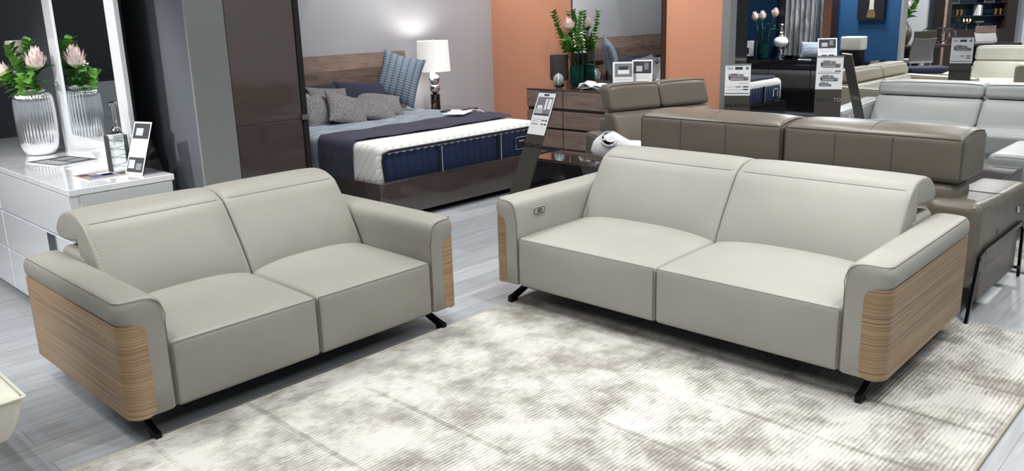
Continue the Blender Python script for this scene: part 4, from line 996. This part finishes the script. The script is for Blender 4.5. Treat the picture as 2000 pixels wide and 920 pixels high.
# ---------------------------------------------------------------- price stands
def price_stand(label, base, nvec, lean, h, w_, kind, text, split=None, z_text=.33, group=None, text_back=False, ph=.285):
    """base: floor point of the board; nvec: facing direction; leans back"""
    n = Vector((nvec[0], nvec[1])).normalized(); rz = math.atan2(-n.x, n.y) + PI
    o = thing('price_stand', label, 'sign', (base[0], base[1], 0), rz, group)
    Mt = Matrix.Rotation(-lean, 4, 'X')                     # local -y is the front, leaning towards +y
    b = MB(); b.box(-w_ / 2, w_ / 2, 0, .012, .012, h, 0, Mt); b.build('board', M['sign_black'], o, flat=True)
    b = MB(); b.box(-w_ / 2 + .01, w_ / 2 - .01, -.005, .17, 0, .012); b.box(-.02, .02, .12, .13, .012, .22); b.build('base_plate', M['black_metal'], o, flat=True)
    b = MB(); b.box(-w_ / 2, w_ / 2, -.0015, 0, h - ph - .005, h, 0, Mt); Mp = Mt @ Matrix.Translation((0, 0, h - ph - .005))
    leaflet_faces(b, w_, ph, kind, -.0018, Mp); b.build('leaflet', PM, o, flat=True)
    b = MB(); b.box(-w_ / 2 - .003, w_ / 2 + .003, -.004, .014, h - .004, h + .010, 0, Mt); b.build('clip', M['steel'], o, flat=True)
    Rt = Mt @ Matrix.Translation((0, -.001 if not text_back else .013, h - ph - .10)) @ Matrix.Rotation(PI / 2, 4, 'X')
    if text_back: Rt = Mt @ Matrix.Translation((0, .0125, h - ph - .12)) @ Matrix.Rotation(PI, 4, 'Z') @ Matrix.Rotation(PI / 2, 4, 'X')
    if split:
        a_, c_ = split
        text_mesh('lettering', a_, .048, M['sign_text'], o, Rt @ Matrix.Translation((-.022, 0, 0)))
        text_mesh('lettering', c_, .048, M['sign_silver'], o, Rt @ Matrix.Translation((.078, 0, 0)))
    else: text_mesh('lettering', text, .047, M['sign_text'] if not text_back else M['sign_silver'], o, Rt)
    return o
# stand between the two main sofas, in front of the bed
price_stand('dark leaning price stand with a room picture leaflet, in front of the bed foot', (4.48, 4.36), (-1, .08), rd(24.5), 1.09, .195, 'room', 'INCANTO', ph=.345)
price_stand('dark INCANTO price stand with one sofa picture, nearest the grey post', (7.08, 3.84), (-.88, -.47), rd(9), 1.085, .235, 'incanto', 'INCANTO')
price_stand('dark INCANTO price stand with leaflet of two sofa pictures', (7.20, 3.02), (-.92, -.39), rd(11), 1.17, .225, 'double', 'INCANTO', split=('INCAN', 'TO'))
price_stand('black price stand seen edge-on, right beside the two-picture stand', (7.80, 2.80), (.68, -.73), rd(15), 1.20, .21, 'room', 'INCANTO', text_back=True)
price_stand('dark price stand with white leaflet in front of the dining table', (10.50, 2.88), (-.96, -.27), rd(10), 1.20, .23, 'incanto', 'INCANTO')

# ---------------------------------------------------------------- dark panel wardrobe and the blue room
dw = thing('wardrobe', 'tall black high-gloss wardrobe beside the grey post of the terracotta wall', 'wardrobe', (7.53, 4.17, 0))
b = MB(); b.box(0, .33, .0, 1.8, .02, 2.6); b.build('carcass', M['black_gloss'], dw, flat=True)
b = MB(); b.box(.01, .32, .02, 1.78, 0, .02); b.build('plinth', M['gap'], dw, flat=True)
b2 = thing('bed_frame', 'low black glossy bed frame in front of the blue wall', 'bed', (9.15, 5.30, 0))
b = MB(); b.box(0, 2.05, 0, 2.2, .10, .30); b.box(.1, 1.95, .1, 2.1, 0, .1); b.build('base', M['black_gloss'], b2, flat=True)
m2 = thing('mattress', 'navy mattress with white piped edge on the bed by the blue wall', 'mattress', (9.20, 5.34, .30))
b = MB(); b.rbox(0, 1.95, 0, 2.05, 0, .32, .07, n=(8, 8, 3)); b.build('body', M['quilt'], m2)
b = MB(); channel(b, .06, 1.86, .02, .24, 'x', -.004); b.build('side_panels', M['navy'], m2)
b = MB()
for x in (1.35,): b.tube([(x, -.02, .02 + .22 * j / 5) for j in range(6)], .015, 6)
b.build('border_tape', M['navy_dark'], m2)
b = MB(); b.tube([(1.37, -.034, .02 + .22 * j / 5) for j in range(6)], .003, 6); b.box(1.62, 1.635, -.028, -.018, .08, .19); b.box(1.74, 1.755, -.028, -.018, .08, .19); b.box(1.62, 1.755, -.028, -.018, .18, .19); b.build('piping', M['piping'], m2)
b = MB(); b.box(1.635, 1.74, -.024, -.012, .07, .18); b.build('label_patch', M['navy_dark'], m2, flat=True)
b = MB(); b.rbox(.0, 1.82, .05, 1.6, .325, .36, .015, n=(6, 6, 1)); tag(b.build('throw_blanket', M['throw'], loc=(9.20, 5.34, .298)), 'dark slate blanket over the navy mattress by the blue wall', 'blanket')
b = MB(); b.box(-.12, .12, -.16, .16, 0, .004); tag(b.build('price_sheet', M['paper'], loc=(10.5, 5.85, .662), rot=(0, 0, rd(20)), flat=True), 'white sheet lying on the blanket of the bed by the blue wall', 'paper')
# black dresser with curved end
d2 = thing('black_dresser', 'long black high-gloss dresser with curved front under the blue wall', 'dresser', (11.75, 4.40, 0))
b = MB()
ring = lambda z: [(.12 - .12 * math.sin(t), .12 - .12 * math.cos(t) + .0, z) for t in [PI / 2 * j / 6 for j in range(7)]] + [(0, 1.0, z), (0, 2.15, z), (.62, 2.15, z), (.62, 0, z)]
b.loft([ring(.06), ring(.78)]); b.build('body', M['black_gloss'], d2, ang=30)
ring2 = lambda z: [(x - .01, y - .01 if y < 1 else y + .01, z) for x, y, z in ring(z)]
b = MB(); b.loft([ring2(.78), ring2(.82)]); b.build('dresser_top', M['black_gloss'], d2, ang=30)
b = MB(); b.box(.05, .6, .05, 2.1, 0, .06); b.build('plinth', M['steel'], d2, flat=True)
for (y0, y1) in ((.15, .80), (.81, 1.46), (1.47, 2.13)):
    for z0, z1 in ((.09, .42), (.43, .76)):
        b = MB(); b.rbox(-.012, .0, y0, y1, z0, z1, .002, n=(1, 1, 1), k=1); b.build('drawer', M['black_gloss'], d2, flat=True)
m3_ = thing('wall_mirror', 'tall mirror with wide black-brown frame against the blue wall', 'mirror', (12.40, 5.14, .83))
b = MB(); b.box(.0, .03, .0, .09, 0, 1.7); b.box(0, .03, .82, .92, 0, 1.7); b.box(0, .03, .09, .82, 0, .08); b.box(0, .03, .09, .82, 1.62, 1.7); b.build('frame', mat('black_brown_frame', (38, 30, 34), .25, coat=.5), m3_, flat=True)
b = MB(); b.box(.01, .028, .09, .82, .08, 1.62); b.build('glass', M['mirror'], m3_, flat=True)
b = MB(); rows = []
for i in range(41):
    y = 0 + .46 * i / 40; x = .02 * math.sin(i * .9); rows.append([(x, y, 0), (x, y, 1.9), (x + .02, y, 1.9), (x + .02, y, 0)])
b.loft(rows); tag(b.build('reflected_curtain', M['curtain'], loc=(12.28, 5.42, .86)), 'tall grey bark-textured panel standing in for a curtain reflected in the blue-wall mirror', 'wall panel')  # solid panel stands in for the curtain's reflection in the mirror
zt = .82
pt = thing('framed_painting', 'dark painting of a pale stone statue hanging on the blue wall', 'painting', (12.49, 4.67, 1.37))
b = MB(); b.box(-.04, 0, -.18, .20, 0, .9); b.build('canvas', mat('black_canvas', (12, 14, 20), .5), pt, flat=True)
b = MB(); b.lathe([(.035, .15), (.03, .25), (.045, .38), (.06, .5), (.05, .62), (.02, .66), (.03, .72), (.01, .77)], 12); b.xf(Matrix.Translation((-.041, .0, 0)) @ Matrix.Scale(.08, 4, (1, 0, 0))); b.build('statue_paint', mat('stone_paint', (170, 168, 158), .6), pt)
b = MB(); b.box(-.044, -.04, -.045, .045, .10, .15); b.box(-.044, -.04, -.06, .06, .03, .10); b.build('pedestal_paint', mat('ochre_paint', (96, 78, 48), .6), pt, flat=True)
gv = green_vase('glass_vase', 'dark two-tone glass vase with roses on the black dresser', (12.05, 6.13, zt), .40, .088)
G = 'roses in the vase on the black dresser'
protea('pink rose in the black dresser vase, leftmost', (12.05, 6.13, zt + .06), (12.05, 6.26, zt + .57), .07, 4, 21, G)
protea('pink rose in the black dresser vase, middle', (12.05, 6.13, zt + .06), (12.08, 6.17, zt + .58), .07, 3, 22, G)
protea('pink rose in the black dresser vase, rightmost', (12.05, 6.13, zt + .06), (12.05, 5.97, zt + .62), .07, 4, 23, G)
def globe_vase(label, loc):
    o = thing('candle_holder', label, 'candle holder', loc, 0)
    b = MB(); b.lathe([(.075, 0), (.08, .02), (.05, .035), (.065, .06), (.035, .09), (.055, .12), (.03, .15), (.03, .17)], 28); b.build('base', M['chrome'], o)
    b = MB(); b.lathe([(.02 + .095 * math.sin(PI * j / 14), .245 - .082 * math.cos(PI * j / 14)) for j in range(15)], 32); b.build('globe', M['ceramic'], o)
    b = MB(); b.lathe([(.03, .325), (.05, .345), (.03, .365), (.055, .40), (.05, .43), (.028, .45), (.032, .48), (.06, .51), (.055, .52)], 28); b.build('neck', M['chrome'], o)
globe_vase('silver candle holder with a white globe on the black dresser, before the mirror frame', (12.26, 5.935, zt))
pfm = thing('picture_frame', 'small framed white print at the left end of the black dresser', 'frame', (12.1, 6.42, zt), rd(-70))
b = MB(); b.box(-.13, .13, 0, .02, 0, .30, 0, Matrix.Rotation(-.12, 4, 'X')); b.build('frame', M['gap'], pfm, flat=True)
b = MB(); b.box(-.10, .10, -.003, 0, .03, .27, 0, Matrix.Rotation(-.12, 4, 'X')); b.box(-.05, .03, -.005, -.002, .06, .16, 1, Matrix.Rotation(-.12, 4, 'X')); b.build('print', [M['paper'], M['ink']], pfm, flat=True)
nc = thing('napkin_box', 'clear acrylic box topped with a white printed towel, right end of the black dresser', 'box', (12.10, 4.76, zt))
b = MB(); b.box(-.1, .1, -.15, .15, 0, .006); b.box(-.1, -.094, -.15, .15, .006, .3); b.box(.094, .1, -.15, .15, .006, .3); b.build('acrylic_box', M['acrylic'], nc, flat=True)
b = MB(); b.rbox(-.115, .115, -.16, .14, .14, .33, .02, n=(2, 3, 3)); b.build('towel', mat('off_white_towel', (205, 204, 196), .9, bump=(30, .5)), nc)
b = MB(); b.box(-.085, .085, -.14, .14, .008, .13); b.build('black_insert', M['gap'], nc, flat=True)
holder('leaflet_holder', 'leaflet standing on the black dresser beside the acrylic box', (11.86, 5.02, zt), rd(-52), .2, .27, .32, 'two_photos')
pen = MB(); pen.rbox(-.10, .10, -.012, .012, 0, .012, .005, n=(1, 1, 1)); tag(pen.build('pen', M['steel'], loc=(11.9, 5.38, zt), rot=(0, 0, rd(-50))), 'silver pen lying on the black dresser', 'pen')
dl = thing('reflected_lamp', 'small black adjustable desk lamp standing in for a reflection in the blue-wall mirror', 'lamp', (12.22, 5.22, zt))  # solid lamp modelled where the mirror only reflects one
b = MB(); b.lathe([(.06, 0), (.06, .012), (.01, .02)], 20); b.build('lamp_base', M['black_metal'], dl)
b = MB(); b.tube([(0, 0, .015), (.0, .08, .12), (0, -.02, .30)], .007, 6); b.build('arm', M['black_metal'], dl)
b = MB(); b.lathe([(.02, 0), (.03, -.02), (.07, -.09)], 20, capb=True, capt=False); b.xf(Matrix.Translation((-.0, -.02, .30)) @ Matrix.Rotation(.5, 4, 'X')); b.build('lamp_shade', M['black_metal'], dl)
b = MB(); b.lathe([(.005, -.05), (.035, -.08), (.02, -.11), (.004, -.115)], 14); b.xf(Matrix.Translation((0, -.02, .30)) @ Matrix.Rotation(.5, 4, 'X')); b.build('bulb', M['ceramic'], dl)
pillow('cushion', 'white cushion standing in for a reflection in the blue-wall mirror', 'cushion', (12.2, 5.38, zt + .13), (rd(70), 0, rd(-80)), (.4, .26, .12), M['coverlet'])  # solid cushion modelled in place of its mirror reflection

# ---------------------------------------------------------------- dining area far right
dt = thing('dining_table', 'long dark wood dining table in the far right background', 'table', (18.8, 5.45, 0), rd(-47))
b = MB(); b.rbox(-1.25, 1.25, -.5, .5, .70, .75, .01, n=(1, 1, 1)); b.build('tabletop', M['walnut_dark'], dt)
for x in (-.8, .8):
    b = MB(); b.box(x - .08, x + .08, -.35, .35, 0, .70); b.build('leg', M['gap'], dt, flat=True)
def dining_chair(label, loc, rz, mm, h=1.05, top=None):
    o = thing('dining_chair', label, 'chair', loc, rz, 'chairs around the dining table')
    b = MB(); b.rbox(-.24, .24, -.25, .23, .42, .50, .03, n=(4, 4, 2)); b.build('seat', M['grey_cloth'], o)
    def f(x, y, z): t = (z - .45) / (h - .45); return (x * (1 - .06 * t), y + .10 * t * t - .04 * math.sin(PI * t), z + (-.02 * (1 - (x / .24) ** 2) if z > h - .05 else 0))
    b = MB(); b.rbox(-.24, .24, .19, .24, .46, h, .02, n=(4, 2, 8), f=f); b.build('backrest', mm, o)
    if top: b = MB(); b.rbox(-.22, .22, .27, .30, h - .02, h + .13, .01, n=(2, 1, 2)); b.build('top_rail', top, o)
    for x in (-.2, .2):
        for y in (-.21, .19):
            b = MB(); b.lathe([(.014, 0), (.018, .43)], 10, (x, y)); b.build('leg', M['chrome'], o)
    return o
dining_chair('high-backed dark grey dining chair with its back to the viewer', (17.68, 5.68, 0), rd(135), M['grey_chair'], .92, M['sign_black'])
dining_chair('dining chair with pale back and brown top rail at the far side of the table', (20.1, 4.95, 0), rd(-47), M['grey_cloth'], .93, M['walnut'])
dining_chair('pale dining chair at the right end of the table', (18.95, 4.1, 0), rd(205), M['grey_cloth'], .88)
dining_chair('pale dining chair at the left end of the table, half behind the blue wall', (18.3, 6.85, 0), rd(30), M['grey_cloth'], .88)
kt = thing('metal_centrepiece', 'polished silver loop sculpture on the dining table', 'sculpture', (18.9, 5.62, .75))
b = MB(); b.tube([(.0, .16 * math.cos(t), .16 + .15 * math.sin(t)) for t in [2 * PI * j / 24 for j in range(24)]], .022, 8, closed=True); b.tube([(0, -.16 - .13 * math.cos(t), .15 + .16 * math.sin(t)) for t in [PI * j / 12 for j in range(13)]], .018, 8); b.tube([(0, .12, .26), (0, .3, .30), (0, .42, .22)], [.02, .014, .004], 8); b.build('loops', M['chrome'], kt)
sv = thing('lattice_vase', 'tall bronze lattice vase at the left end of the dining table', 'vase', (18.3, 6.17, .75), 0)
b = MB(); b.lathe([(.09, 0), (.12, .05), (.16, .18), (.155, .28), (.10, .38), (.06, .43), (.075, .46)], 40, f=lambda a, z: 1 + .03 * math.sin(10 * a + 40 * z)); b.build('body', mat('bronze_lattice', (96, 90, 78), .35, .6), sv)
protea('white bloom in the lattice vase on the dining table', (18.3, 6.17, 1.15), (18.28, 6.12, 1.48), .07, 7, 31)
sprig('green foliage in the lattice vase on the dining table', (18.3, 6.17, 1.15), (18.4, 6.02, 1.6), 9, .09, 32, t0=.3)
# bench with basket beneath at the end of blue wall
bn = thing('bench', 'dark navy padded bench with chrome legs past the end of the blue wall', 'bench', (15.1, 4.75, 0), rd(-47))
b = MB(); b.rbox(-.30, .42, -.25, .25, .42, .53, .04, n=(4, 3, 2)); b.build('seat', M['navy_velvet'], bn)
for x in (-.25, .38): b = MB(); b.tube([(x, -.2, 0), (x, -.2, .43), (x, .2, .43), (x, .2, 0)], .014, 8); b.build('leg', M['chrome'], bn)
b = MB(); b.rbox(-.2, .3, -.18, .18, .0, .34, .03, n=(2, 2, 2)); tag(b.build('storage_box', M['navy'], loc=(15.1, 4.75, 0), rot=(0, 0, rd(-47))), 'navy storage box under the padded bench', 'box')
# display cabinet
dc2 = thing('display_cabinet', 'large dark display cabinet with open blue-backed shelves on the far wall', 'cabinet', (22.7, 5.85, 0), rd(-44))
b = MB(); b.box(-.95, .85, 0, .4, 0, .92); b.box(-.95, -.78, 0, .4, .92, 2.6); b.box(.60, .85, 0, .4, .92, 2.6); b.box(-.78, .60, 0, .4, 2.45, 2.6); b.build('body', mat('black_brown_oak', (44, 36, 34), .4), dc2, flat=True)
b = MB(); b.box(-.78, .60, .36, .39, .92, 2.45); b.build('back_panel', mat('deep_blue_panel', (16, 44, 72), .4), dc2, flat=True)
b = MB(); b.box(-.96, -.90, -.02, 0, 0, 2.6); b.build('side_trim', M['walnut'], dc2, flat=True)
for z in (1.22, 1.52, 1.85): b = MB(); b.box(-.78, .60, .05, .36, z, z + .02); b.build('shelf', M['gap'], dc2, flat=True)
rz = rd(-44); cx_, sx_ = math.cos(rz), math.sin(rz)
def on_shelf(x, y, z): return (22.7 + cx_ * x - sx_ * y, 5.85 + sx_ * x + cx_ * y, z)
for k, (x, l) in enumerate(((-.58, 'first'), (-.48, 'second'))):
    b = MB(); b.lathe([(.035, 0), (.04, .01), (.04, .15), (.035, .155)], 16); tag(b.build('gold_cup', M['gold'], loc=on_shelf(x, .12, 1.24)), 'gold cup on the display cabinet shelf, %s from its left side' % l, 'cup', 'gold cups in the display cabinet')
for k, (x, l) in enumerate(((.38, 'left'), (.50, 'right'))):
    b = MB(); b.lathe([(.035, 0), (.04, .01), (.04, .15), (.035, .155)], 16); tag(b.build('gold_cup', M['gold'], loc=on_shelf(x, .12, 1.24)), 'gold cup of the right-hand pair on the cabinet shelf, %s one' % l, 'cup', 'gold cups in the display cabinet')
for k in range(3):
    b = MB(); b.box(-.018, .018, -.08, .08, 0, .26 - .01 * k); tag(b.build('book', [M['ink3'], M['paper'], M['ink2']][k], loc=on_shelf(-.08 + .042 * k, .15, 1.24), rot=(0, 0, rz), flat=True), ['pale grey', 'white', 'mid grey'][k] + ' upright book on the middle cabinet shelf', 'book', 'books in the display cabinet')
cd = thing('candelabra', 'gold candelabra with lit bulbs inside the display cabinet', 'candelabra', on_shelf(-.28, .16, .92), 0)
b = MB(); b.lathe([(.05, 0), (.05, .01), (.008, .02), (.008, .16)], 12); b.tube([(0, -.07, .2), (0, -.04, .14), (0, 0, .13), (0, .04, .14), (0, .07, .2)], .007, 6); b.build('frame', M['gold'], cd)
b = MB()
for y in (-.07, 0, .07): b.lathe([(.01, .18), (.016, .21), (.006, .25)], 10, (0, y))
b.build('bulb', M['bulb'], cd)
b = MB(); b.lathe([(.05, 0), (.02, .03), (.02, .06), (.14, .15), (.15, .19)], 24); tag(b.build('serving_bowl', M['steel'], loc=on_shelf(.0, .16, .92)), 'silver footed bowl inside the display cabinet', 'bowl')
for x, l in ((-.62, 'left'), (.25, 'right')):
    b = MB(); b.box(-.13, .13, 0, .02, 0, .26); b.box(-.11, .11, -.004, 0, .02, .24, 1); tag(b.build('picture_frame', [M['steel'], M['gap']], loc=on_shelf(x, .2, 1.54), rot=(0, 0, rz), flat=True), 'silver-edged picture frame on the %s of the upper cabinet shelf' % l, 'frame')

# ---------------------------------------------------------------- what the left mirror shows
mc = thing('tall_cabinet', 'white glossy cabinet seen reflected in the white-framed mirror', 'cabinet', (-.35, 8.45, 0))
b = MB(); b.box(0, .95, .02, .6, .05, 1.08); b.box(.04, .9, .05, .55, 0, .05); b.build('body', M['white_gloss'], mc, flat=True)
for z0, z1 in ((.07, .38), (.40, .72), (.74, 1.06)):
    b = MB(); b.rbox(.0, .95, .0, .02, z0, z1, .003, n=(1, 1, 1), k=1); b.build('drawer', M['white_gloss'], mc, flat=True)
